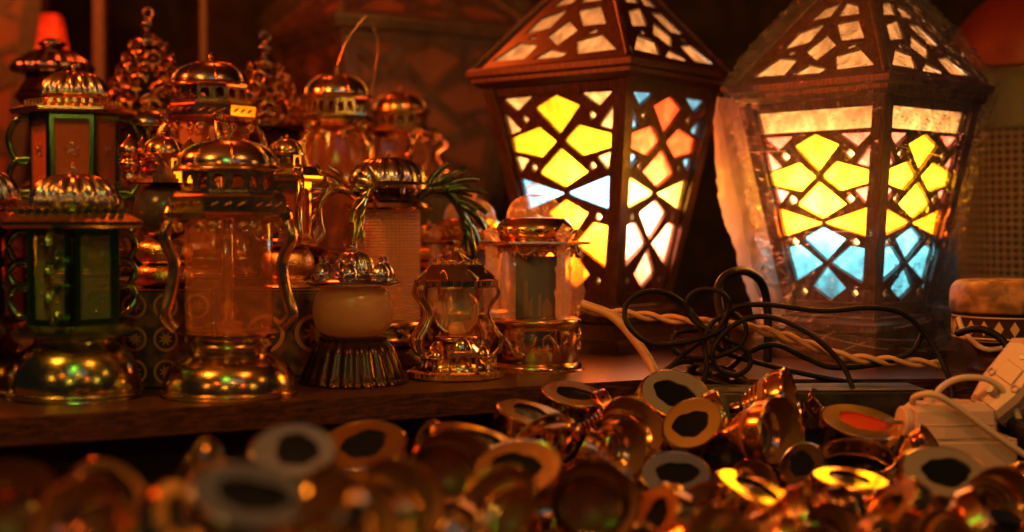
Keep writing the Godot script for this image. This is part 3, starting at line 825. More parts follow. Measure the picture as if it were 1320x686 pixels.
func winged_lantern(t: Node3D) -> void:
	finial(t, .203, .55, M.silver)
	melon(t, .178, .0375, .025, 14, .10, M.silver)
	var st := S()
	lathe(st, pf([.03, .170, .040, .171, .041, .1745, .038, .178, .03, .1785]), 48)
	put("dome_rim", st, M.pewter, t)
	st = S()
	lathe(st, sm(pf([.028, .158, .033, .160, .030, .165, .034, .170, .02, .1702]), 3), 40)
	put("neck", st, M.dark_bronze, t)
	st = S()
	lathe(st, pf([.030, .150, .043, .1505, .0445, .153, .042, .157, .031, .1585]), 48)
	put("cap", st, M.copper, t)
	st = S()
	var p := PackedVector2Array()
	for i in 71:                                       # glass moulded in fine threads
		p.append(Vector2(.0308 + .0011 * (i % 2), .044 + .106 * i / 70.0))
	lathe(st, p, 192, false, Transform3D(), 0.0, 48, .03)
	put("threaded_glass", st, M.thread_glass, t)
	st = S()
	lathe(st, pf([.006, .03, .006, .13, 0, .132]), 16)
	put("tube_lamp", st, M.frosted, t)
	st = S()
	lathe(st, sm(pf([.030, .0435, .0345, .041, .0345, .036, .030, .033, .033, .029, .036, .024, .033, .019, .028, .0165]), 3), 48)
	put("collar", st, M.brass, t)
	st = S()
	lathe(st, sm(pf([0, 0, .046, 0, .047, .004, .042, .010, .030, .0165, 0, .0165]), 3), 48)
	put("foot", st, M.dark_bronze, t)
	for k in 10:
		st = S()
		ball(st, turned(k, 10) * Vector3(.0345, .0315, 0), .0042, 1.2, 10)
		put("bead", st, M.dark_bronze, t)
	for e in [[0.15, 1.2, "wing_green"], [1.75, 1.0, "bronze_gold"], [PI + .2, 1.05, "bronze_gold"], [-1.95, 1.0, "green_gold"]]:
		feather_wing(t, turned(0, 1, e[0]) * at3(.038, .163, 0), e[1], 8, M[e[2]])
	for k in 3:                                         # little upright spikes between dome and wings
		st = S()
		lathe(st, pf([.003, .166, .0036, .172, .002, .176, .003, .180, 0, .186]), 10, false, at3(.036 * cos(1.2 + k * 1.0), 0, .036 * sin(1.2 + k * 1.0)))
		put("spike", st, M.pewter, t)

func globe_lantern(t: Node3D) -> void:                # frosted globe on a fluted dark foot under a crown of small domes
	var st := S()
	lathe(st, sm(pf([0, 0, .042, 0, .0435, .004, .042, .010, .038, .020, .034, .030, .028, .0365, .026, .040, 0, .0405]), 3), 96, false, Transform3D(), 0, 24, .10)
	put("fluted_foot", st, M.dark_bronze, t)
	st = S()
	lathe(st, sm(pf([.018, .0405, .026, .0425, .0325, .050, .0345, .062, .0325, .074, .026, .082, .018, .0845]), 4), 56)
	put("frosted_globe", st, M.frosted, t)
	st = S()
	lathe(st, sm(pf([.017, .083, .034, .0835, .0395, .086, .040, .0875, .034, .090, .026, .092, .022, .096, 0, .097]), 3), 56, false, Transform3D(), 0, 8, .05)
	put("crown_plate", st, M.silver, t)
	melon(t, .096, .018, .017, 12, .16, M.silver)
	finial(t, .112, .75, M.silver)
	for k in 6:
		var c := turned(k, 6, .3) * Vector3(.0295, 0, 0)
		st = S()
		lathe(st, sm(pf([.0055, .0885, .0078, .0895, .0082, .094, .006, .099, .0025, .1025, .0016, .1045, .0024, .1065, 0, .109]), 3), 20, false, at3(c.x, 0, c.z), 0, 8, .14)
		put("small_dome", st, M.silver, t)

func mosque_lantern(t: Node3D) -> void:               # small gilt lantern: faceted roof, curvy posts, glass ball, tiny gilt buildings on its foot
	var st := S()
	lathe(st, pf([0, 0, .042, 0, .0435, .0015, .0435, .0065, .041, .008, 0, .0082]), 10, true, Transform3D(), .3)
	var foot := put("foot", st, M.gold, t)
	for k in 44:
		st = S()
		var a := TAU * k / 44
		box(st, .0014, .0052, .0022, turned(0, 1, a) * at3(0, .0040, .0425), .0004)
		put("tooth", st, M.gold, foot)
	st = S()
	lathe(st, sm(pf([.036, .008, .034, .014, .026, .022, .018, .028, .014, .031, 0, .032]), 3), 40, false, Transform3D(), .2, 10, .06)
	put("mound", st, M.gold, t)
	for e in [[.32, .030, .021, .0125], [-.62, .031, .014, .0105], [1.25, .031, .015, .0100], [2.6, .03, .016, .010], [-2.2, .03, .016, .010]]:
		var T := turned(0, 1, e[0]) * at3(0, .0082, 0)
		st = S()
		slab(st, [PackedVector2Array([Vector2(-e[3], 0), Vector2(e[3], 0), Vector2(e[3], e[2] * .8), Vector2(-e[3], e[2] * .8)]), arch(0, .001, e[3] * .8, e[2] * .6), arch(-e[3] * .7, .002, e[3] * .35, e[2] * .5), arch(e[3] * .7, .002, e[3] * .35, e[2] * .5)], e[1] - .002, e[1] + .004, T)
		var wall_ := put("gateway", st, M.gold_plate, t)
		st = S()
		slab(st, [PackedVector2Array([Vector2(-e[3] * .98, .0005), Vector2(e[3] * .98, .0005), Vector2(e[3] * .98, e[2] * .78), Vector2(-e[3] * .98, e[2] * .78)])], e[1] - .003, e[1] - .0021, T)
		put("gateway_back", st, M.bronze, wall_)
		st = S()
		lathe(st, sm(pf([e[3] * .75, e[2] * .8, e[3] * .8, e[2] * .9, e[3] * .55, e[2] * 1.2, e[3] * .15, e[2] * 1.4, 0, e[2] * 1.45]), 3), 24, false, T * at3(0, 0, e[1] - .004), 0, 0, 0, .7)
		put("cupola", st, M.bright_gold, wall_)
	st = S()
	lathe(st, sm(pf([.008, .031, .017, .033, .018, .036, .0135, .038, 0, .0385]), 3), 32, false, Transform3D(), 0, 16, .12)
	put("cup", st, M.gold, t)
	st = S()
	ball(st, Vector3(0, .0590, 0), .0208, 1.0, 40)
	put("glass_ball", st, M.ball_glass, t)
	st = S()
	lathe(st, sm(pf([0, .0388, .007, .0392, .0075, .044, .005, .048, 0, .050]), 3), 20)
	put("tiny_lamp", st, M.frosted, t)
	for a in [.12, PI - .02, PI / 2 + .5, PI / 2 - .45, PI + .75]:
		var T := turned(0, 1, a)
		st = S()
		var line := cr([Vector3(.036, .083, 0), Vector3(.0375, .074, 0), Vector3(.031, .065, 0), Vector3(.0285, .056, 0), Vector3(.033, .046, 0), Vector3(.0395, .036, 0), Vector3(.038, .026, 0), Vector3(.030, .018, 0)], 5)
		for dz in [-.0022, .0022]:
			tube(st, line, .0018, .0020, 7, T * at3(0, 0, dz))
		put("curved_post", st, M.gold, t)
	st = S()
	lathe(st, pf([.016, .080, .0365, .0805, .0385, .082, .0385, .087, .037, .088, .024, .1005, .018, .1015, 0, .102]), 8, true, Transform3D(), .22)
	var roof := put("roof", st, M.silver_gold, t)
	for k in 32:
		st = S()
		box(st, .0024, .0058, .0016, turned(k, 32, .1) * at3(0, .0843, .0366), .0005)
		put("fringe", st, M.gold, roof)
	for k in 8:
		var T := turned(k, 8, .22 + PI / 8)
		st = S()
		var p := []
		for i in 9:
			var a := PI * 1.3 * i / 8 - .3
			p.append(Vector3(.0180 + .0003 * i, .1000 + .0045 * sin(a), .0055 * cos(a)))
		tube(st, cr(p, 3), .0016, .0012, 7, T)
		put("scroll", st, M.bright_gold, roof)
		st = S()
		tube(st, cr([Vector3(.0345, .0895, -.004), Vector3(.0305, .0935, -.001), Vector3(.0275, .0962, .003), Vector3(.0300, .0938, .005)], 4), .0009, .0006, 6, T)
		put("relief", st, M.gold, roof)
	st = S()
	lathe(st, sm(pf([.012, .098, .014, .101, .009, .107, .003, .112, .0015, .116, 0, .118]), 4), 24, false, Transform3D(), 0, 6, .2)
	put("bud", st, M.bright_gold, t)

func cylinder_lantern(t: Node3D) -> void:             # clear knob and dome, gilt scroll collar, glass cylinder with a dark city picture, embossed foot
	var st := S()
	lathe(st, sm(pf([0, 0, .043, 0, .0445, .002, .0435, .006, .0405, .008, .0415, .012, .0425, .026, .041, .040, .043, .0435, .044, .046, .042, .049, .035, .050, 0, .0505]), 3), 64)
	var foot := put("foot", st, M.gold, t)
	for k in 12:                                        # embossed vines and blossoms round the foot
		var T := turned(k, 12)
		st = S()
		var sg := 1.0 if k % 2 else -1.0
		var wrap := func(a: float, y: float, o := .0425): return Vector3(o * cos(a), y, o * sin(a))
		tube(st, cr([wrap.call(-.26, .026 - sg * .008), wrap.call(-.12, .026 + sg * .002, .0432), wrap.call(.02, .026 + sg * .009, .0434), wrap.call(.14, .026 + sg * .003, .0432), wrap.call(.10, .026 - sg * .003, .0434), wrap.call(.03, .026 + sg * .001, .0432)], 5), .0011, .0008, 6, T)
		for i in 5:
			var a := -.9 + i * .45
			tube(st, cr([wrap.call(.13, .018 if sg > 0 else .033, .0428), wrap.call(.13 + sin(a) * .07, (.018 if sg > 0 else .033) + cos(a) * .0035, .0438), wrap.call(.13 + sin(a) * .12, (.018 if sg > 0 else .033) + cos(a) * .006, .0428)], 3), .0014, .0004, 6, T)
		put("embossing", st, M.bright_gold, foot)
	st = S()
	lathe(st, pf([.0335, .0505, .0335, .111]), 56)
	put("glass_cylinder", st, M.clear_glass, t)
	st = S()                                            # the picture: a curved dark card with a skyline standing proud of it
	surf(st, 24, 1, func(u, v):
		var a: float = lerpf(.62, PI - .62, u)
		return Vector3(.030 * cos(a), lerpf(.0505, .107, v), .030 * sin(a)))
	var card := put("picture_card", st, M.picture_blue, t)
	st = S()
	for e in [[-.017, .004, .030], [-.011, .0085, .012], [-.004, .005, .018], [.002, .009, .010], [.010, .005, .024], [.016, .0028, .034]]:
		slab(st, [PackedVector2Array([Vector2(e[0] - e[1] / 2, .052), Vector2(e[0] + e[1] / 2, .052), Vector2(e[0] + e[1] / 2, .052 + e[2]), Vector2(e[0], .052 + e[2] + e[1] * .8), Vector2(e[0] - e[1] / 2, .052 + e[2])])], .0302 - absf(e[0]) * .28, .0309 - absf(e[0]) * .28)
	put("skyline", st, M.picture_gold, card)
	st = S()
	lathe(st, sm(pf([.033, .1105, .037, .112, .038, .115, .0345, .118, .032, .121, .036, .126, .0365, .133, .031, .140, .026, .1425, 0, .143]), 3), 56)
	var collar := put("collar", st, M.gold, t)
	for k in 8:
		var T := turned(k, 8, .2)
		st = S()
		tube(st, cr([Vector3(.037, .116, -.012), Vector3(.040, .111, -.008), Vector3(.041, .108, -.002), Vector3(.040, .111, .003), Vector3(.0395, .117, .006), Vector3(.039, .120, .011)], 4), .0020, .0016, 7, T)
		tube(st, cr([Vector3(.0365, .125, -.012), Vector3(.0385, .131, -.007), Vector3(.0385, .128, 0), Vector3(.0385, .132, .006), Vector3(.0365, .128, .012)], 4), .0016, .0012, 7, T)
		ball(st, Vector3(.0405, .1075, -.002), .0028, 1.0, 10, T)
		put("scroll", st, M.bright_gold, collar)
	st = S()
	lathe(st, pf([.020, .117, .052, .1172, .0525, .119, .052, .1205, .03, .121]), 6, true, Transform3D(), .26)
	put("bracket_plate", st, M.gold, t)
	melon(t, .1425, .0265, .022, 14, .10, M.pink_plastic)
	st = S()
	ball(st, Vector3(0, .1690, 0), .0085, .8, 20)
	put("knob", st, M.pink_plastic, t)
	for k in 4:                                         # clear pink minarets
		var c := turned(k, 4, .26) * Vector3(.0475, 0, 0)
		st = S()
		lathe(st, pf([.0065, .0502, .0075, .054, .0075, .070, .0088, .072, .0088, .075, .0070, .077, .0070, .092, .0082, .094, .0082, .097, .0062, .099, .0060, .113, .0072, .1165]), 12, true, at3(c.x, 0, c.z))
		put("minaret", st, M.pink_plastic, t)
		st = S()
		lathe(st, sm(pf([.0055, .1215, .0072, .124, .007, .128, .004, .132, .0015, .136, 0, .138]), 3), 14, false, at3(c.x, 0, c.z))
		put("minaret_cap", st, M.pink_plastic, t)

func tower_lantern(t: Node3D) -> void:                # stacked gilt rings, a smoked globe, stepped terraces, a pierced dome and minarets
	var st := S()
	lathe(st, sm(pf([0, 0, .016, 0, .0235, .004, .0255, .010, .0235, .016, .017, .0195, 0, .020]), 4), 44)
	put("lower_ring", st, M.gold_rough, t)
	st = S()
	lathe(st, sm(pf([0, .020, .017, .0205, .0225, .025, .024, .031, .022, .037, .015, .0405, 0, .041]), 4), 44)
	put("upper_ring", st, M.gold_rough, t)
	st = S()
	ball(st, Vector3(0, .0655, 0), .0258, .98, 44)
	put("smoked_globe", st, M.smoke_globe, t)
	st = S()
	lathe(st, pf([.010, .089, .028, .0892, .028, .0925, .0235, .0927, .0235, .0962, .019, .0965, .019, .0995, .012, .0998, 0, .1]), 8, true, Transform3D(), .2)
	put("terrace", st, M.copper, t)
	arcade(t, 8, .0128, .0998, .110, 1, M.copper, .2)
	st = S()
	lathe(st, pf([.010, .1098, .0195, .1105, .0205, .113, .018, .1145, 0, .115]), 28)
	put("balcony", st, M.copper, t)
	ribbed_dome(t, .1145, .0168, .0145, 8, M.copper, M.gold, .2)
	finial(t, .1285, .5, M.copper)
	for e in [[-.0265, .012], [.036, -.012], [.018, -.028], [-.022, -.026]]:
		st = S()
		lathe(st, sm(pf([.006, .0892, .0075, .092, .006, .098, .0085, .103, .0085, .106, .0065, .109, .0092, .113, .0088, .119, .005, .124, .0015, .128, 0, .131]), 3), 18, false, at3(e[0], 0, e[1]), 0, 8, .12)
		put("minaret", st, M.copper, t)
	st = S()
	for e in [[-.0265, .012], [.036, -.012], [.018, -.028], [-.022, -.026]]:
		box(st, .012, .003, .012, at3(e[0], .0912, e[1]), .0006)
		tube(st, PackedVector3Array([Vector3(e[0], .0908, e[1]), Vector3(0, .0908, 0)]), .0028, .0028, 6)
	put("minaret_brackets", st, M.copper, t)

func little_lantern(t: Node3D) -> void:               # square gilt lantern: pepper-pot dome, corner finials, arched red panes, a round belly
	var st := S()
	lathe(st, sm(pf([0, 0, .020, 0, .021, .003, .015, .007, .020, .012, .0245, .021, .0225, .031, .015, .037, 0, .038]), 4), 40)
	put("belly", st, M.gold_rough, t)
	st = S()
	lathe(st, pf([.012, .0375, .027, .038, .029, .040, .029, .043, .025, .045, 0, .0452]), 8, true, Transform3D(), .39)
	put("lower_plate", st, M.gold, t)
	for k in 8:
		var T := turned(k, 8)
		st = S()
		slab(st, [PackedVector2Array([Vector2(-.0088, .0453), Vector2(.0088, .0453), Vector2(.0088, .097), Vector2(-.0088, .097)]), arch(0, .050, .0115, .042)], .0195, .0215, T)
		var f := put("arched_frame", st, M.gold, t)
		st = S()
		slab(st, [PackedVector2Array([Vector2(-.008, .046), Vector2(.008, .046), Vector2(.008, .096), Vector2(-.008, .096)])], .0180, .0190, T)
		put("pane", st, M.red_glass, f)
	st = S()
	lathe(st, pf([.012, .097, .032, .0975, .0345, .100, .0345, .1025, .031, .104, .029, .109, .026, .111, .012, .1115, 0, .112]), 8, true, Transform3D(), .39)
	put("roof", st, M.gold, t)
	arcade(t, 8, .0125, .1118, .1215, 1, M.gold, 0)
	st = S()
	lathe(st, pf([.01, .1213, .0165, .122, .0168, .124, .013, .125]), 28)
	put("dome_rim", st, M.gold, t)
	ribbed_dome(t, .1245, .0140, .0125, 8, M.gold, M.bright_gold)
	finial(t, .1368, .42, M.gold)
	for k in 4:
		var dir := turned(k, 4, .3) * Vector3(1, 0, 0)
		scroll_post(t, dir * .034 + Vector3(0, .1015, 0), dir * .027 + Vector3(0, .042, 0), .008, .0022, M.gold, "handle")
		st = S()
		lathe(st, sm(pf([.003, .1035, .0045, .106, .0042, .110, .0015, .113, 0, .115]), 3), 12, false, at3(dir.x * .029, 0, dir.z * .029))
		put("corner_finial", st, M.bright_gold, t)

func disc_lantern(t: Node3D, base: float, r: float) -> void:   # dark ribbed cap like a turban over a zigzag collar
	var st := S()
	lathe(st, sm(pf([0, base, r * .8, base, r * .85, base + .01, r * .6, base + .02, r * .55, base + .06, r * .62, .262, r * .9, .276, r * .96, .284, 0, .285]), 3), 30)
	put("body", st, M.dark_bronze, t)
	st = S()
	lathe(st, pf([r * .8, .2845, r * 1.02, .286, r * .76, .302, r * .70, .306, 0, .307]), 10, true)
	put("zigzag_collar", st, M.bronze, t)
	st = S()
	lathe(st, sm(pf([r * .7, .3065, r * 1.0, .309, r * 1.08, .314, r * 1.0, .320, r * .72, .329, r * .4, .335, r * .22, .337, 0, .338]), 3), 108, false, Transform3D(), 0, 18, .09)
	put("turban_dome", st, M.pewter, t)
	st = S()
	lathe(st, sm(pf([r * .26, .337, r * .36, .340, r * .36, .343, r * .24, .346, r * .18, .348, 0, .349]), 3), 24)
	put("finial", st, M.pewter, t)

# ---------------------------------------------------------------- the heap of gilt lantern parts
var protos := {}

# the side wall of a drum: a thin oval sheet pierced by round holes, with rounded normals
func pierced_wall(r: float, y0: float, y1: float, ez: float, n := 24) -> Mesh:
	var st := S()
	var yc := (y0 + y1) / 2
	for k in n:
		var a := TAU * k / n
		var b := TAU * (k + 1) / n
		var p := Vector3(r * cos(a), 0, r * ez * sin(a))
		var q := Vector3(r * cos(b), 0, r * ez * sin(b))
		var x := (p - q)
		var w := x.length()
		x /= w
		var T := Transform3D(Basis(x, Vector3.UP, x.cross(Vector3.UP)), (p + q) / 2)
		var loops := [PackedVector2Array([Vector2(-w / 2, y0), Vector2(w / 2, y0), Vector2(w / 2, y1), Vector2(-w / 2, y1)])]
		if k % 2 == 0:
			loops.append(oval(.0019, .0019, 12, Vector2(0, yc)))
		slab(st, loops, -.0007, 0, T)
	var a3 := st.commit_to_arrays()
	var v: PackedVector3Array = a3[Mesh.ARRAY_VERTEX]
	var nn := PackedVector3Array()
	nn.resize(v.size())
	for i in range(0, v.size(), 3):
		var f := (v[i + 2] - v[i]).cross(v[i + 1] - v[i]).normalized()
		for k in 3:
			var out := Vector3(v[i + k].x * ez, 0, v[i + k].z / ez).normalized()
			nn[i + k] = (out if f.dot(out) > 0 else -out) if absf(f.dot(out)) > .9 else f
	a3[Mesh.ARRAY_NORMAL] = nn
	var m := ArrayMesh.new()
	m.add_surface_from_arrays(Mesh.PRIMITIVE_TRIANGLES, a3)
	return m

func flat_plate(ez: float, r: float, kind: int) -> Mesh:                # an oval face with a ragged-edged opening
	rng.seed = 40 + kind
	var hole := PackedVector2Array()
	var n := 40
	var side := rng.randf_range(-.08, .08)
	for k in n:
		var a := TAU * k / n
		var w := 1.0 + .10 * sin(a * 2 + kind * 1.7) + .06 * sin(a * 3 + kind) + .035 * sin(a * 7 + kind * 2.1)
		hole.append(Vector2(r * (.60 * w * cos(a) + side), r * ez * .58 * w * sin(a)))
	var st := S()
	slab(st, [oval(r, r * ez, 48), hole], -.0010, .0005, Transform3D(Basis(Vector3.RIGHT, Vector3.FORWARD, Vector3.UP), Vector3.ZERO))
	return done(st)

func make_protos() -> void:
	var ez := .76
	var p := pf([0, -.054, .0052, -.054, .006, -.0525, .006, -.046, .0095, -.0445])
	for i in 6:
		var r := lerpf(.0115, .0225, i / 5.0)
		var y := lerpf(-.043, -.0195, i / 5.0)
		p.append_array(pf([r, y, r + .0012, y + .0012, r + .0012, y + .0028, r + .0002, y + .0036]))
	p.append_array(pf([.0268, -.0148, .0292, -.0138, .0300, -.0125]))
	var st := S()
	lathe(st, p, 40, false, Transform3D(), 0, 0, 0, ez)
	lathe(st, pf([.0300, -.0020, .0296, 0, .0288, .0006, .0278, .0003, .0278, -.0030, 0, -.0032]), 40, false, Transform3D(), 0, 0, 0, ez)
	protos.body = done(st)
	protos.wall = pierced_wall(.0300, -.0125, -.0020, ez)
	protos.drum_wall = pierced_wall(.0304, -.0145, -.0020, ez)
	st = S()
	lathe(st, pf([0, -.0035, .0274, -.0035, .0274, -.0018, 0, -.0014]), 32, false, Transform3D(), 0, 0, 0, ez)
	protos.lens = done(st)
	for k in 4:
		protos["plate%d" % k] = flat_plate(ez, .0277, k)
	# shallow drum (no cone): a plain tapering bowl under the face
	st = S()
	lathe(st, sm(pf([0, -.026, .014, -.026, .020, -.0235, .0235, -.019]), 3), 40, false, Transform3D(), 0, 0, 0, ez)
	lathe(st, pf([.0235, -.019, .0262, -.0165, .0296, -.0158, .0304, -.0145]), 40, false, Transform3D(), 0, 0, 0, ez)
	lathe(st, pf([.0304, -.0020, .0300, 0, .0290, .0006, .0278, .0003, .0278, -.003, 0, -.0032]), 40, false, Transform3D(), 0, 0, 0, ez)
	protos.drum = done(st)
	# open cup: ribbed neck flaring to a wide mouth, with an inside
	p = pf([0, -.052, .006, -.052, .0068, -.050, .0068, -.043, .0105, -.0405])
	for i in 4:
		var r := lerpf(.0125, .0215, i / 3.0)
		var y := lerpf(-.039, -.0255, i / 3.0)
		p.append_array(pf([r, y, r + .0012, y + .0010, r + .0012, y + .0026, r + .0002, y + .0034]))
	p.append_array(sm(pf([.0235, -.020, .0272, -.016, .0285, -.010, .0292, -.003, .0302, -.0006]), 3))
	p.append_array(pf([.0296, .0004, .0288, -.002]))
	st = S()
	lathe(st, p, 44, false, Transform3D(), 0, 0, 0, .92)
	protos.cup = done(st)
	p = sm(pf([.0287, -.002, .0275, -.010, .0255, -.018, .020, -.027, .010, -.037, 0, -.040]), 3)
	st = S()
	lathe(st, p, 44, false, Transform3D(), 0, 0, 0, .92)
	protos.shaded_lining = done(st)
	# open band
	st = S()
	for y in [-.0122, 0.0]:
		lathe(st, pf([.0285, y - .0008, .0298, y - .0012, .0304, y, .0298, y + .0012, .0285, y + .0008]), 44, false, Transform3D(), 0, 0, 0, ez)
	protos.band = done(st)
	protos.band_wall = pierced_wall(.0298, -.0115, -.0007, ez)

func part_of_heap(e: Array, label: String) -> Node3D:                   # [kind, position, normal, roll, scale, metal, face, lens]
	var kind: String = e[0]
	var names := {"cap": "gilt_cone", "drum": "gilt_drum", "cup": "gilt_cup", "band": "gilt_band"}
	var o := thing(names[kind], label, "lantern part", Vector3.ZERO, 0.0, "gilt lantern parts heaped in front of the shelf")
	var T := facing(e[1], e[2], e[3])
	T.basis = T.basis.scaled_local(Vector3.ONE * e[4])
	o.transform = T
	match kind:
		"cap", "drum":
			inst("body", protos.body if kind == "cap" else protos.drum, M[e[5]], o)
			inst("face_plate", protos["plate%d" % (absi(int(e[3] * 7)) % 4)], M[e[6]], o)
			inst("dark_window", protos.lens, M[e[7]], o)
			inst("pierced_wall", protos.wall if kind == "cap" else protos.drum_wall, M[e[5]], o)
		"cup":
			inst("cup_wall", protos.cup, M[e[5]], o)
			inst("shaded_lining", protos.shaded_lining, M.shaded_lining, o)
		"band":
			inst("rims", protos.band, M[e[5]], o)
			inst("pierced_wall", protos.band_wall, M[e[5]], o)
	return o

func heap_top(x: float, z: float) -> float:                              # how high the heap reaches, roughly
	var left := clampf((x + .30) / .22, 0.0, 1.0)
	var near := clampf((z + .95) / .25, 0.0, 1.0)
	var h := lerpf(-.070, -.030, left) + near * .012
	return h

# ---------------------------------------------------------------- other things
func carton(called: String, label: String, at: Vector3, size: Vector3, turn: float, m: Material, group := "") -> Node3D:   # at: middle of its underside
	var t := thing(called, label, "box", at, turn, group)
	var st := S()
	box(st, size.x, size.y - .0015, size.z, at3(0, (size.y - .0015) / 2, 0), .0015)
	put("box_body", st, m, t)
	for s in [-1, 1]:                                   # two lid flaps that meet in the middle
		st = S()
		box(st, size.x - .001, .0012, size.z / 2 - .0012, at3(0, size.y - .0008, s * size.z / 4), .0003)
		put("flap", st, m, t)
	return t

func print_roundels(t: Node3D, size: Vector3, cols: int, rows: int, m: Material) -> void:      # flat printed circles on the front
	for i in cols:
		for j in rows:
			var c := Vector2((i + .5) / cols * size.x - size.x / 2, (j + .5) / rows * size.y)
			var r := minf(size.x / cols, size.y / rows) * .40
			var st := S()
			slab(st, [oval(r, r, 24, c), oval(r * .78, r * .78, 24, c)], size.z / 2 + .0002, size.z / 2 + .0005)
			var p := PackedVector2Array()
			for k in 16:
				var a := TAU * k / 16
				p.append(c + Vector2(cos(a), sin(a)) * r * (.6 if k % 2 else .3))
			slab(st, [p], size.z / 2 + .0002, size.z / 2 + .0005)
			put("printed_roundel", st, m, t)

func plug(t: Node3D, m: Material) -> void:               # two-pin travel adaptor, pins along -x
	var st := S()
	var a := []
	var b := []
	for e in [[-.034, -.016], [-.034, .016], [-.012, .021], [.030, .021], [.036, .012], [.036, -.012], [.030, -.021], [-.012, -.021]]:
		a.append(Vector3(e[0], 0, e[1]))
		b.append(Vector3(e[0] * .93, .021, e[1] * .93))
	loft(st, a, b)
	var top := []
	for v in b:
		top.append(Vector3(v.x * .84, .026, v.z * .8))
	loft(st, b, top)
	put("shell", st, m, t)
	st = S()
	lathe(st, pf([0, 0, .011, 0, .012, .002, .012, .006, .011, .007, 0, .0072]), 24, false, Transform3D(Basis(Vector3.BACK, PI / 2), Vector3(-.0325, .0115, 0)))
	put("socket_face", st, m, t)
	for s in [-1, 1]:
		st = S()
		tube(st, PackedVector3Array([Vector3(-.037, .0115, s * .0055), Vector3(-.052, .0115, s * .0055), Vector3(-.054, .0115, s * .0055)]), .0021, .0016, 10)
		put("pin", st, M.brass, t)
	st = S()
	box(st, .016, .0022, .018, at3(.004, .0265, 0), .0008)
	put("rib", st, m, t)
	st = S()                                            # parting line, a screw and two socket holes
	var line := PackedVector3Array()
	for e in [[-.0338, -.0158], [-.0338, .0158], [-.012, .0208], [.030, .0208], [.0357, .0119], [.0357, -.0119], [.030, -.0208], [-.012, -.0208]]:
		line.append(Vector3(e[0] * .972, .0105, e[1] * .972))
	tube(st, line, .0007, .0007, 6, Transform3D(), true)
	put("seam", st, m, t)
	st = S()
	lathe(st, pf([0, .0258, .0022, .0258, .0026, .0268, .0012, .0270, 0, .0264]), 14, false, at3(.020, 0, 0))
	put("screw", st, M.steel, t)
	for s in [-1, 1]:
		st = S()
		lathe(st, pf([.0016, 0, .0034, 0, .0034, .0012, .0026, .0016, .0018, .0004]), 16, false, at3(-.004, .0262, s * .0125))
		put("socket_rim", st, m, t)
	st = S()
	lathe(st, pf([0, 0, .0045, 0, .0040, .010, .0032, .012, 0, .0122]), 14, false, at3(-.016, .0235, 0))
	put("strain_relief", st, m, t)

func wrap_film(t: Node3D, size := 1.0, fold := true) -> void:                      # cling film pulled round the lantern, creased and loose
	var f := FastNoiseLite.new()
	f.seed = 5
	f.frequency = 1.0
	f.fractal_octaves = 3
	var hull := [[.004, .074], [.02, .076], [.05, .070], [.075, .068], [.12, .074], [.18, .083], [.245, .094], [.270, .1000], [.283, .1000], [.31, .084], [.34, .064], [.375, .040], [.40, .028]]
	var st := S()
	surf(st, 220, 150, func(u, v):
		var y: float = lerpf(.004, .40, v)
		var h := .1
		for i in hull.size() - 1:
			if y >= hull[i][0]:
				h = lerpf(hull[i][1], hull[i + 1][1], clampf((y - hull[i][0]) / (hull[i + 1][0] - hull[i][0]), 0, 1))
		var a: float = u * TAU
		var c := cos(a)
		var s := sin(a)
		var k := pow(pow(absf(c), 12.0) + pow(absf(s), 12.0), -1.0 / 12.0)   # a square with softened corners
		var n := f.get_noise_3d(c * 2.2, y * 24.0 + c * 2.0, s * 2.2)
		var n2 := f.get_noise_3d(c * 6.0 + 9.0, y * 70.0 + s * 6.0, s * 6.0)
		var n3 := f.get_noise_3d(c * 3.0 + 4.0, y * 34.0 - (c + s) * 7.0, s * 3.0)
		var o := .002 + .006 * absf(n) + .0012 * n2 + .0030 * pow(1.0 - minf(1.0, absf(n3) * 4.0), 3.0)
		if y < .07:
			o += .004 * absf(f.get_noise_3d(c * 8.0, y * 60.0, s * 8.0))
		return Vector3(c * k * (h + o), y, s * k * (h + o)))
	var G := Transform3D(Basis().scaled(Vector3.ONE * size), Vector3.ZERO)
	put("cling_film", st, M.film_wrap, t, G)
	if not fold:
		return
	st = S()                                            # a loose, doubled fold of the film bulging off one corner
	surf(st, 40, 90, func(u, v):
		var y: float = lerpf(.02, .268, v)
		var h: float = lerpf(.066, .098, clampf((y - .045) / .21, 0, 1))
		var b: float = (.016 + .030 * pow(v, 1.3)) * sin(PI * clampf(v * .9 + .1, 0, 1)) + .006
		var n := f.get_noise_3d(u * 5.0 + y * 12.0, y * 22.0, 3.0)
		var n2 := f.get_noise_3d(u * 14.0 - y * 30.0, y * 60.0, 8.0)
		var o: float = b * sin(PI * pow(u, .7)) + (n * .007 + n2 * .003) * sin(PI * u)
		return Vector3(-h - .003 - o, y, lerpf(h + .004, -h * .4, pow(u, 1.6)) + n * .004))
	put("film_fold", st, M.milky_wrap, t)
	rng.seed = 77
	st = S()                                            # rolled creases that run slantwise round the film
	for k in 34:
		var y0 := rng.randf_range(.006, .22) if k % 3 == 0 else rng.randf_range(.006, .055)
		var a0 := rng.randf_range(0, TAU)
		var da := rng.randf_range(.25, .9)
		var slope := rng.randf_range(-.02, .012)
		var line := []
		for i in 9:
			var a := a0 + da * i / 8.0
			var y := maxf(.005, y0 + slope * i / 8.0)
			var h := .1
			for q in hull.size() - 1:
				if y >= hull[q][0]:
					h = lerpf(hull[q][1], hull[q + 1][1], clampf((y - hull[q][0]) / (hull[q + 1][0] - hull[q][0]), 0, 1))
			var kk := (h + .0035) * pow(pow(absf(cos(a)), 12.0) + pow(absf(sin(a)), 12.0), -1.0 / 12.0)
			line.append(Vector3(cos(a) * kk, y, sin(a) * kk))
		tube(st, cr(line, 3), .0004, .0002, 5)
	put("film_creases", st, M.milky_wrap, t)

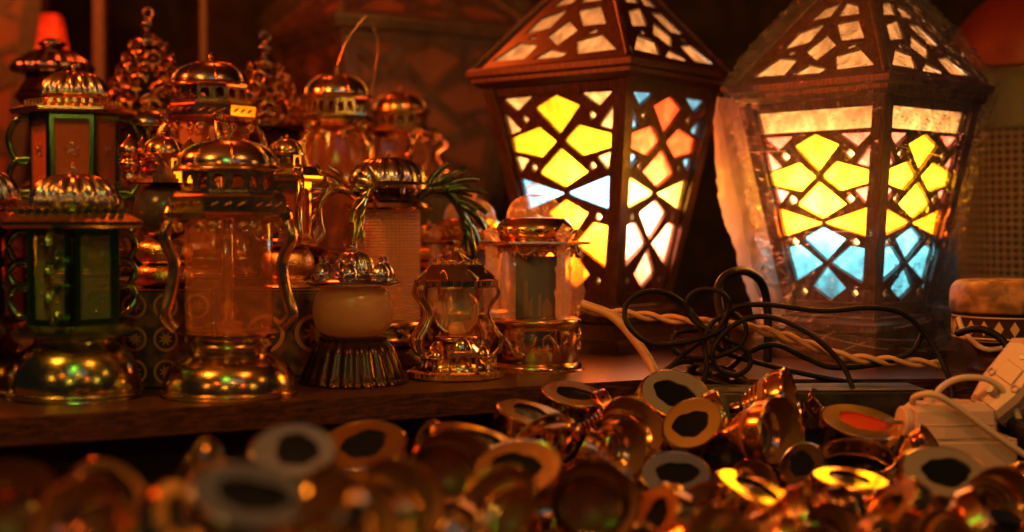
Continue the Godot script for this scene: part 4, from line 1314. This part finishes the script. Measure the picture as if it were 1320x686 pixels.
func hanging_lamp(at: Vector3, label: String, c: Color, energy: float, size := .03) -> void:   # a bare bulb on its flex over the stall
	var t := thing("hanging_bulb", label, "lamp", at, 0.0, "bare bulbs hanging over the stall")
	var st := S()
	ball(st, Vector3.ZERO, size, 1.1, 20)
	var m: StandardMaterial3D = M.bulb.duplicate()
	m.emission = c
	m.emission_energy_multiplier = 5.0
	put("bulb", st, m, t)
	st = S()
	lathe(st, pf([0, size * 1.05, size * .5, size * 1.05, size * .5, size * 2.0, .004, size * 2.3, .003, .6, 0, .601]), 14)
	put("flex_and_socket", st, M.black, t)
	var o := OmniLight3D.new()
	o.name = "bulb_light"
	o.light_color = c
	o.light_energy = energy
	o.light_size = size
	o.omni_range = 6.0
	o.omni_attenuation = 2.0
	o.shadow_enabled = true
	t.add_child(o)

func t_reflector_cloth() -> void:                                 # unseen cloth roof added above the frame, for the metals to reflect
	var t := thing("reflector_cloth", "unseen grey cloth added above the stall for metal to reflect", "reflector_cloth", Vector3(0, .98, -1.1))
	var st := S()
	surf(st, 24, 16, func(u, v):
		return Vector3(lerpf(-1.3, 1.3, u), .12 * v - .03 * sin(PI * u) + .012 * sin(u * 40.0), lerpf(.75, -1.3, v)))
	put("cloth", st, M.reflector_fabric, t)
	for s in [-1, 1]:
		st = S()
		tube(st, PackedVector3Array([Vector3(s * 1.29, -1.6, -1.28), Vector3(s * 1.29, .13, -1.28)]), .015)
		put("pole", st, M.dark_wood, t)

# ---------------------------------------------------------------- the scene
func _ready() -> void:
	rng.seed = 11
	var cam := Camera3D.new()
	cam.name = "camera"
	var lens := CameraAttributesPhysical.new()
	lens.frustum_focal_length = 61.73
	lens.frustum_focus_distance = 1.20
	lens.frustum_near = 0.05
	lens.frustum_far = 30.0
	lens.exposure_aperture = 3.5
	cam.attributes = lens
	add_child(cam)
	cam.position = Vector3(0, .133, 0)
	cam.rotation_degrees = Vector3(-1.59, 0, 0)
	cam.fov = 22.0
	cam.current = true
	var we := WorldEnvironment.new()
	we.name = "night_air"
	var env := Environment.new()
	env.background_mode = Environment.BG_COLOR
	env.background_color = Color(0.006, 0.006, 0.009).linear_to_srgb()
	env.tonemap_mode = Environment.TONE_MAPPER_LINEAR
	env.tonemap_exposure = 1.12
	env.sdfgi_enabled = true
	env.ssao_enabled = true
	env.ssil_enabled = true
	we.environment = env
	add_child(we)
	make_materials()
	tinted(mat("fret", 0.075, 0.013, 0.006, 0.4), N.grain, Vector3(20, 4, 20))
	worn(mat("bronze_gold", 0.72, 0.46, 0.21, 0.16, 1.0), 16.0)
	worn(mat("silver_gold", 0.74, 0.60, 0.42, 0.15, 1.0), 16.0)
	worn(mat("gold_rough", 0.82, 0.48, 0.15, 0.34, 1.0), 60.0, .02)
	var tg := mat("thread_glass", 0.60, 0.21, 0.05, 0.26, 0.0, .85)
	tg.backlight_enabled = true
	tg.backlight = Color.WHITE
	worn(mat("wing_green", 0.10, 0.15, 0.07, 0.24, 1.0), 16.0)
	mat("picture_blue", 0.012, 0.02, 0.038, .4)
	mat("picture_gold", 0.10, 0.05, 0.02, .4)
	# the stall's own lamps, above and beside the frame
	hanging_lamp(Vector3(-.60, .74, -.62), "warm bulb hanging above the left toys", Color(1.0, .62, .24), .52, .05)
	hanging_lamp(Vector3(.28, .85, -.62), "warm bulb hanging above the right heap", Color(1.0, .58, .24), .27, .045)
	hanging_lamp(Vector3(-.75, .55, -1.25), "orange bulb hanging beyond the left edge", Color(1.0, .33, .09), .45, .035)
	hanging_lamp(Vector3(-.36, .80, -1.80), "orange bulb hanging above the wrapped lantern", Color(1.0, .33, .09), .16)
	hanging_lamp(Vector3(-.15, .62, -.35), "small green bulb hanging over the lane side", Color(.55, 1.0, .25), .05, .02)
	var string_of := [[-.9, .55, .10, "at the far left of"], [-.5, .75, .25, "second from the left on"], [-.15, .50, .35, "third from the left on"], [.2, .80, .20, "in the middle of"], [.6, .60, .10, "third from the right on"], [.95, .50, -.20, "second from the right on"], [1.05, .72, -.75, "at the far right of"]]
	for k in string_of.size():                            # a festoon of bulbs across the lane, behind the camera
		var e: Array = string_of[k]
		hanging_lamp(Vector3(e[0], e[1], e[2]), "small warm bulb %s the string across the lane" % e[3], [Color(1.0, .66, .28), Color(1.0, .48, .16), Color(1.0, .80, .40)][k % 3], .05, .016)
	var cool_fill := AreaLight3D.new()                  # cool area light added behind the camera, for bluish reflections
	cool_fill.name = "cool_fill_light"
	cool_fill.area_size = Vector2(1.6, .5)
	cool_fill.light_color = Color(.62, .70, 1.0)
	cool_fill.light_energy = .07
	cool_fill.shadow_enabled = true
	add_child(cool_fill)
	cool_fill.position = Vector3(.5, 1.5, .9)
	cool_fill.look_at(Vector3(0, 0, -1.1))

	# the setting
	var st := S()
	var plan := PackedVector2Array([Vector2(-1.2, .519), Vector2(.115, 1.197), Vector2(1.1, 1.225), Vector2(1.1, 2.4), Vector2(-1.2, 2.4)])
	slab(st, [plan], -.020, 0.0, Transform3D(Basis(Vector3.RIGHT, Vector3.FORWARD, Vector3.UP), Vector3.ZERO))
	struct("shelf", st, M.shelf_wood)
	st = S()
	var plan2 := PackedVector2Array([Vector2(-1.2, .58), Vector2(.105, 1.25), Vector2(1.1, 1.28), Vector2(1.1, 1.31), Vector2(.09, 1.28), Vector2(-1.2, .61)])
	slab(st, [plan2], -.60, -.0205, Transform3D(Basis(Vector3.RIGHT, Vector3.FORWARD, Vector3.UP), Vector3.ZERO))
	struct("under_shelf_shade", st, M.dark_wall)  # dark sheet put in for the shaded void under the shelf
	st = S()
	box(st, 2.6, .03, 1.3, at3(0, -.145, -.75), .002)
	struct("table", st, M.dark_wood)
	st = S()
	box(st, 5.0, 3.0, .06, at3(0, .8, -2.46), .002)
	struct("wall", st, M.dark_wall)

	t_reflector_cloth()

	# cartons that raise the back rows
	var c := carton("printed_carton", "dark carton with printed roundels under the smoked globe lantern", Vector3(-.300, 0, -1.170), Vector3(.104, .082, .075), 0, M.carton)
	print_roundels(c, Vector3(.104, .082, .075), 4, 3, M.print)
	c = carton("brown_carton", "plain brown carton under the little red paned lantern", Vector3(-.222, 0, -1.262), Vector3(.130, .078, .09), .05, M.carton)
	print_roundels(c, Vector3(.130, .078, .09), 3, 1, M.print)
	carton("brown_carton", "wide brown carton under the green framed back lantern", Vector3(-.47, 0, -1.36), Vector3(.26, .085, .17), 0, M.carton)
	carton("brown_carton", "narrow brown carton standing behind the little red paned lantern", Vector3(-.27, 0, -1.375), Vector3(.125, .085, .12), 0, M.carton)
	carton("brown_carton", "small brown carton behind the winged lantern", Vector3(-.185, 0, -1.475), Vector3(.10, .085, .09), 0, M.carton)
	carton("tall_carton", "tall dark carton under the bronze filigree lanterns", Vector3(-.43, 0, -1.56), Vector3(.40, .17, .19), 0, M.dark_wood)
	carton("tall_carton", "tall dark carton under the glowing orange domed lantern", Vector3(-.12, 0, -1.61), Vector3(.14, .17, .15), 0, M.dark_wood)
	print("setting")

	mat("dull_pane", .14, .035, .014, .3)
	# the two lit lanterns
	var t := thing("stained_glass_lantern", "tall wooden lantern with yellow and salmon lit panes, unwrapped", "lantern", Vector3(.100, 0, -1.508), deg_to_rad(-38.5), "lit stained glass lanterns")
	var yb := {"up": "yellow_film", "corner": "cream_film", "dot": "cream_film", "bow": "blue_film", "low": "orange_film"}
	var sp := {"up": "salmon_film", "corner": "blue_film", "dot": "cream_film", "bow": "cream_yellow_film", "low": "pink_film"}
	lit("cream_yellow_film", 0.85, 0.50, 0.09)
	big_lantern(t, {"hb": .054, "ht": .094, "y0": .050, "y1": .284, "he": .107, "ya": .42, "pw": .015, "by": .150, "bx": .022, "bz": .022}, [yb, sp, yb, sp], M.wood, .42)
	t = thing("stained_glass_lantern", "wooden lantern wrapped in creased cling film, yellow and blue lit panes", "lantern", Vector3(.355, 0, -1.402), deg_to_rad(-48), "lit stained glass lanterns")
	var ob := {"up": "yellow_film", "corner": "rose_film", "dot": "cream_film", "bow": "orange_film", "low": "deep_blue_film"}
	big_lantern(t, {"hb": .052, "ht": .0865, "y0": .045, "y1": .258, "he": .0955, "ya": .388, "pw": .014, "by": .150, "bx": -.012, "bz": .018, "band": .12, "grow": .0013, "dark_roof": true}, [ob, ob, ob, ob], M.wood, .42)
	wrap_film(t)
	# the unlit ones behind
	t = thing("wrapped_lantern", "large unlit brown lantern in plastic behind the domed toys", "lantern", Vector3(-.17, 0, -2.0), .5, "unlit lanterns at the back")
	var dull := {"up": "dull_pane", "corner": "dull_pane", "dot": "dull_pane", "bow": "dull_pane", "low": "dull_pane"}
	big_lantern(t, {"hb": .09, "ht": .14, "y0": .08, "y1": .395, "he": .155, "ya": .55, "pw": .02, "by": .2}, [dull, dull, dull, dull], M.wood, 0.0)
	wrap_film(t, 1.56, false)
	t = thing("wrapped_lantern", "dark unlit wooden lantern in the far left corner", "lantern", Vector3(-.80, 0, -2.0), .3, "unlit lanterns at the back")
	big_lantern(t, {"hb": .07, "ht": .12, "y0": .08, "y1": .52, "he": .135, "ya": .66, "pw": .02, "by": .2}, [dull, dull, dull, dull], M.dark_wood, 0.0)
	print("lanterns")

	# toy lanterns, front row
	var toys := "small toy lanterns set out on the shelf"
	t = thing("green_toy_lantern", "blurred green six sided toy lantern with melon dome, at the shelf front", "lantern", Vector3(-.344, 0, -1.075), 0, toys)
	green_lantern(t, {"y": [.046, .058, .132, .144, .152, .176], "rd": .032, "rb": .034, "re": .060, "rl": .052, "rf": .050, "ph": .25, "dome": M.silver_gold, "trim": M.green_gold, "frame": M.green_metal, "glass": M.green_glass, "glass_trim": M.green_gold, "foot": M.green_gold, "handles": [PI - .2, .9, -1.6]})
	t = thing("green_toy_lantern", "toy lantern cut off by the left edge, blue grey dome", "lantern", Vector3(-.432, 0, -1.10), .4, toys)
	green_lantern(t, {"y": [.046, .058, .134, .146, .156, .182], "rd": .034, "rb": .036, "re": .062, "rl": .050, "rf": .046, "ph": .1, "dome": M.pewter, "trim": M.bronze_gold, "frame": M.bronze, "glass": M.red_glass, "glass_trim": M.copper, "foot": M.bronze, "handles": [0.0, PI]})
	t = thing("domed_toy_lantern", "gold domed toy lantern with amber glass, largest in the front row", "lantern", Vector3(-.2255, 0, -1.09), .1, toys)
	dome_lantern(t, {"r": .0385, "y": [.040, .052, .138, .162, .178, .203], "n": 8, "eave": .0485, "g": .0345, "foot": .0525, "m": M.gold, "dome": M.silver_gold, "glass": M.pale_glass, "posts": [PI + .35, -.2, 1.7], "out": .010, "bar": .0040, "flat": false})
	t = thing("globe_toy_lantern", "toy lantern with frosted round globe, silver crown and dark fluted foot", "lantern", Vector3(-.1365, 0, -1.175), .2, toys)
	globe_lantern(t)
	t = thing("mosque_toy_lantern", "small gilt lantern with glass ball and tiny buildings on its foot", "lantern", Vector3(-.0495, 0, -1.215), -.1, toys)
	mosque_lantern(t)
	t = thing("cylinder_toy_lantern", "toy lantern with clear glass cylinder, pink minarets and embossed gold foot", "lantern", Vector3(.0215, 0, -1.285), .3, toys)
	cylinder_lantern(t)
	t = thing("winged_toy_lantern", "toy lantern with threaded amber cylinder and feathered metal wings", "lantern", Vector3(-.122, 0, -1.345), .1, toys)
	winged_lantern(t)
	t = thing("cylinder_toy_lantern", "second pink topped cylinder lantern, blurred beside the tall lit lantern", "lantern", Vector3(-.044, 0, -1.425), .5, toys)
	cylinder_lantern(t)
	t = thing("little_toy_lantern", "yellow glinting little lantern half hidden behind the winged one", "lantern", Vector3(-.090, 0, -1.475), .5, toys)
	little_lantern(t)
	# toy lanterns, raised rows
	t = thing("tower_toy_lantern", "copper toy lantern with smoked globe, minarets and stacked gold rings", "lantern", Vector3(-.297, .082, -1.170), .1, toys)
	tower_lantern(t)
	t = thing("little_toy_lantern", "little gold lantern with arched red panes and round belly", "lantern", Vector3(-.207, .078, -1.262), .2, toys)
	little_lantern(t)
	t = thing("green_toy_lantern", "sharp green framed toy lantern with scalloped handles in the back row", "lantern", Vector3(-.431, .085, -1.35), .25, toys)
	green_lantern(t, {"y": [.022, .034, .158, .168, .178, .203], "rd": .031, "rb": .037, "re": .060, "rl": .044, "rf": .042, "ph": .0, "flare": 1.12, "dome": M.silver_gold, "trim": M.brass, "frame": M.green_metal, "glass": M.pale_glass, "glass_trim": M.silver_gold, "foot": M.green_metal, "handles": [.15, PI - .1]})
	t = thing("domed_toy_lantern", "copper domed toy lantern with arched windows, in front of the filigree cones", "lantern", Vector3(-.298, .085, -1.36), .15, toys)
	dome_lantern(t, {"r": .0365, "y": [.018, .028, .150, .172, .187, .212], "n": 8, "eave": .046, "g": .037, "foot": .043, "m": M.copper, "dome": M.pewter, "glass": M.amber_glass, "turn": .2, "out": .012, "bar": .0032})
	t = thing("domed_toy_lantern", "gold domed toy lantern with wires rising from its top", "lantern", Vector3(-.188, .085, -1.475), .3, toys)
	dome_lantern(t, {"r": .0345, "y": [.018, .028, .150, .168, .186, .213], "n": 10, "eave": .041, "g": .036, "foot": .042, "m": M.gold, "dome": M.silver_gold, "glass": M.amber_glass, "turn": .55, "out": .014, "bar": .0034, "flat": false})
	t = thing("domed_toy_lantern", "blurred orange domed toy lantern beside the tall lit lantern", "lantern", Vector3(-.130, .17, -1.60), .2, toys)
	dome_lantern(t, {"r": .031, "y": [.012, .020, .066, .080, .096, .121], "n": 8, "eave": .046, "g": .034, "foot": .040, "m": M.gold, "dome": M.gold, "glass": M.pale_glass, "turn": .1, "out": .016, "bar": .0036})
	t = thing("filigree_lantern", "tall bronze filigree cone lantern with hanging loop, behind the copper dome", "lantern", Vector3(-.405, 0.17, -1.53), 0, toys)
	filigree_lantern(t, .088, .178, .050, 0.0, 3)
	t = thing("filigree_lantern", "lower bronze filigree cone lantern between two domed lanterns", "lantern", Vector3(-.275, .17, -1.53), .5, toys)
	filigree_lantern(t, .076, .152, .047, 0.0, 8)
	t = thing("turban_lantern", "dark metal lantern with ribbed turban dome in the back row", "lantern", Vector3(-.522, 0, -1.56), .2, toys)
	disc_lantern(t, .17, .042)
	t = thing("domed_toy_lantern", "green gold domed toy lantern half hidden in the second row", "lantern", Vector3(-.372, .085, -1.41), .5, toys)
	dome_lantern(t, {"r": .029, "y": [.016, .024, .120, .136, .150, .170], "n": 8, "eave": .036, "g": .028, "foot": .034, "m": M.green_gold, "dome": M.pewter, "glass": M.amber_glass, "turn": .4, "out": .008, "bar": .0026})
	t = thing("little_toy_lantern", "little gold lantern tucked behind the copper domed one", "lantern", Vector3(-.236, .085, -1.405), .7, toys)
	little_lantern(t)
	t = thing("globe_toy_lantern", "round globe lantern in the rear row between the filigree cones", "lantern", Vector3(-.338, .17, -1.515), .4, toys)
	globe_lantern(t)
	for k in THREADS.size():
		st = S()
		tube(st, cr(THREADS[k], 6), .0009, .0007, 6)
		tag(put("thin_wire", st, M.copper), ["thin copper wire slanting up from the gold dome", "thin copper wire hanging beside the orange dome"][k], "wire")

	# the glowing paper shade, far left, and the red domed lantern, far right
	t = thing("paper_lamp", "small glowing coral lamp shade high in the left corner", "lamp", Vector3(-.655, 0, -1.95), 0)
	st = S()
	lathe(st, pf([.036, .31, .018, .43, .014, .435]), 32)
	put("lamp_shade", st, M.shade_film, t)
	st = S()
	lathe(st, pf([0, 0, .04, 0, .04, .01, .006, .015, .006, .345, 0, .346]), 16)
	put("stand", st, M.black, t)
	st = S()
	ball(st, Vector3(0, .362, 0), .010)
	put("bulb", st, M.bulb, t)
	var o := OmniLight3D.new()
	o.name = "bulb_light"
	o.light_color = Color(1.0, .62, .4)
	o.light_energy = .0022
	o.light_size = .01
	o.omni_range = 2.0
	o.omni_attenuation = 2.0
	o.shadow_enabled = true
	t.add_child(o)
	o.position = Vector3(0, .362, 0)
	t = thing("red_domed_lantern", "large dim lantern with red dome and woven cane body in the right corner", "lantern", Vector3(.655, 0, -1.66), 0)
	st = S()
	lathe(st, sm(pf([.128, .318, .130, .326, .118, .365, .085, .405, .04, .43, 0, .436]), 4), 56)
	put("red_dome", st, M.red_enamel, t)
	st = S()
	lathe(st, sm(pf([.112, .248, .112, .256, .122, .29, .126, .3175, .1, .318]), 3), 56)
	put("green_band", st, M.green_enamel, t)
	st = S()
	lathe(st, pf([0, 0, .10, 0, .107, .24, .111, .2475, 0, .248]), 48)
	put("inner_drum", st, M.dark_wood, t)
	st = S()
	for k in 72:
		tube(st, PackedVector3Array([Vector3(.1045, .012, 0), Vector3(.1125, .247, 0)]), .0016, .0016, 5, turned(k, 72))
	for j in 27:
		tube(st, ring(.1055 + .0003 * j, .014 + j * .0088, 48), .0016, .0016, 5, Transform3D(), true)
	var weave := put("cane_weave", st, M.cane, t)
	weave.set_meta("kind", "stuff")

	for e in [[-.575, .020, "dark wooden post rising behind the filigree lantern"], [-.43, .014, "slimmer dark wooden post behind the copper dome"]]:
		st = S()
		box(st, e[1], .9, e[1], at3(e[0], .45, -1.92), .003)
		tag(put("wooden_post", st, M.dark_wood), e[2], "post", "posts at the back of the stall")

	# right: inlaid drum, plugs, cartons
	t = thing("inlaid_drum", "small drum with worn hide top and diamond inlay, at the right edge", "drum", Vector3(.468, 0, -1.285), 0)
	st = S()
	lathe(st, sm(pf([0, .028, .047, .028, .050, .031, .052, .052, .050, .054, 0, .054]), 3), 56)
	put("side", st, M.inlay_dark, t)
	st = S()
	lathe(st, sm(pf([.049, .0535, .0535, .056, .0545, .066, .0535, .076, .049, .0825, .040, .0845, 0, .085]), 3), 56)
	put("hide_top", st, M.leather, t)
	st = S()
	lathe(st, sm(pf([0, 0, .034, 0, .035, .004, .028, .012, .036, .024, .046, .0279, 0, .028]), 3), 48)
	put("foot", st, M.inlay_dark, t)
	for k in 24:
		st = S()
		slab(st, [PackedVector2Array([Vector2(0, .034), Vector2(.0042, .041), Vector2(0, .048), Vector2(-.0042, .041)])], .0508, .0524, turned(k, 24))
		put("diamond_inlay", st, M.inlay_pale, t)
	for y in [.0315, .0508]:
		st = S()
		tube(st, ring(.0516, y, 56), .0009, .0009, 6, Transform3D(), true)
		put("inlay_line", st, M.inlay_pale, t)
	carton("blue_carton", "dark blue carton standing behind the heap below the wrapped lantern", Vector3(.285, -.13, -1.165), Vector3(.125, .128, .055), .04, M.blue_carton)
	carton("grey_carton", "grey carton corner showing behind the gold cups", Vector3(.190, -.13, -1.155), Vector3(.052, .128, .05), -.12, M.grey_carton)
	c = carton("pale_carton", "pale pinkish carton beneath the front white plug", Vector3(.352, -.13, -1.095), Vector3(.085, .098, .062), .06, M.pink_lit_white)
	c = carton("patterned_carton", "dark carton with diamond print below the right plug", Vector3(.432, -.13, -1.10), Vector3(.06, .110, .08), -.05, M.blue_carton)
	for i in 3:
		for j in 6:
			st = S()
			slab(st, [PackedVector2Array([Vector2(0, -.005), Vector2(.004, 0), Vector2(0, .005), Vector2(-.004, 0)])], .0402, .0405, at3(-.018 + i * .018, .012 + j * .017, 0))
			put("printed_diamond", st, M.print, c)
	t = thing("white_plug", "white travel plug with two brass pins on the pale carton", "plug", Vector3(.347, -.0315, -1.085), .12, "white plugs")
	plug(t, M.pink_lit_white)
	t = thing("white_plug", "white plug tilted on its side further right", "plug", Vector3(.412, -.012, -1.125), .5, "white plugs")
	plug(t, M.pink_lit_white)
	t.transform = Transform3D(Basis.from_euler(Vector3(.5, .6, 1.15)), Vector3(.416, .004, -1.12))
	for e in CABLES:
		st = S()
		tube(st, cr(e[3], 7), e[2], e[2], 10)
		tag(put(e[0], st, M[e[1]]), e[4], "cable")
	t = thing("twisted_flex", "pair of beige wires twisted together along the lantern bases", "cable", Vector3.ZERO)
	var mid := cr(TWISTED, 14)
	for s in [0.0, PI]:
		var p := PackedVector3Array()
		for i in mid.size():
			p.append(mid[i] + Vector3(0, cos(i * .42 + s), sin(i * .42 + s)) * .0026)
		st = S()
		tube(st, p, .0024, .0024, 8)
		put("strand", st, M.beige_wire, t)

	# the heap
	make_protos()
	for e in HEAP:
		part_of_heap(e[0], e[1])
	rng.seed = 21
	var under := []
	for layer in 3:
		for i in 15:
			for j in 9:
				var x := -.30 + i * .052 + rng.randf_range(-.012, .012)
				var z := -1.17 + j * .056 + rng.randf_range(-.012, .012)
				var y := -.100 + layer * .036 + rng.randf_range(-.006, .006)
				var n := Vector3(rng.randf_range(-.9, .9), rng.randf_range(-.1, .5), rng.randf_range(-.6, .9))
				var kind: String = ["cap", "cup", "cap", "cup", "band"][rng.randi() % 5]
				var edge := 1.197 + (x - .115) * .515 if x < .115 else 1.10
				var top := heap_top(x, z) - .012
				if x > .30 and z < -1.03 or -z > edge - .045 or y > top or y < top - .048 or absf(x) > -z * .374 + .03:
					continue
				under.append([kind, Vector3(x, y, z), n, rng.randf_range(0, 3), rng.randf_range(.66, .84), ["gold", "brass", "copper", "bright_gold", "bronze"][rng.randi() % 5], ["gold_plate", "steel", "bright_gold"][rng.randi() % 3], "dark_lens"])
	var told := {}
	for e in under:
		var best := 9.0
		var near := ""
		for k in HEAP.size():                            # say which named neighbour it lies by
			if NEAR_NAMES.has(k):
				var q: Vector3 = HEAP[k][0][1] - e[1]
				if Vector2(q.x, q.z).length() < best:
					best = Vector2(q.x, q.z).length()
					var way := ("just right of" if q.x < 0 else "just left of") if absf(q.x) > absf(q.z) else ("just behind" if q.z > 0 else "just in front of")
					near = (way if best > .03 else "right underneath") + " " + NEAR_NAMES[k]
		var what := "%s %s" % [{"gold": "gold", "bright_gold": "shiny gold", "brass": "brass", "copper": "copper", "bronze": "dark bronze"}[e[5]], {"cap": "faced cone", "drum": "faced drum", "cup": "open cup", "band": "pierced band"}[e[0]]]
		for how in ["half buried", "tipped left" if e[2].x < 0 else "tipped right", "sunk deep", "lying low"]:
			var label: String = what + " " + how + " " + near
			if not told.has(label):
				told[label] = true
				part_of_heap(e, label)
				break
	print("heap ", under.size())
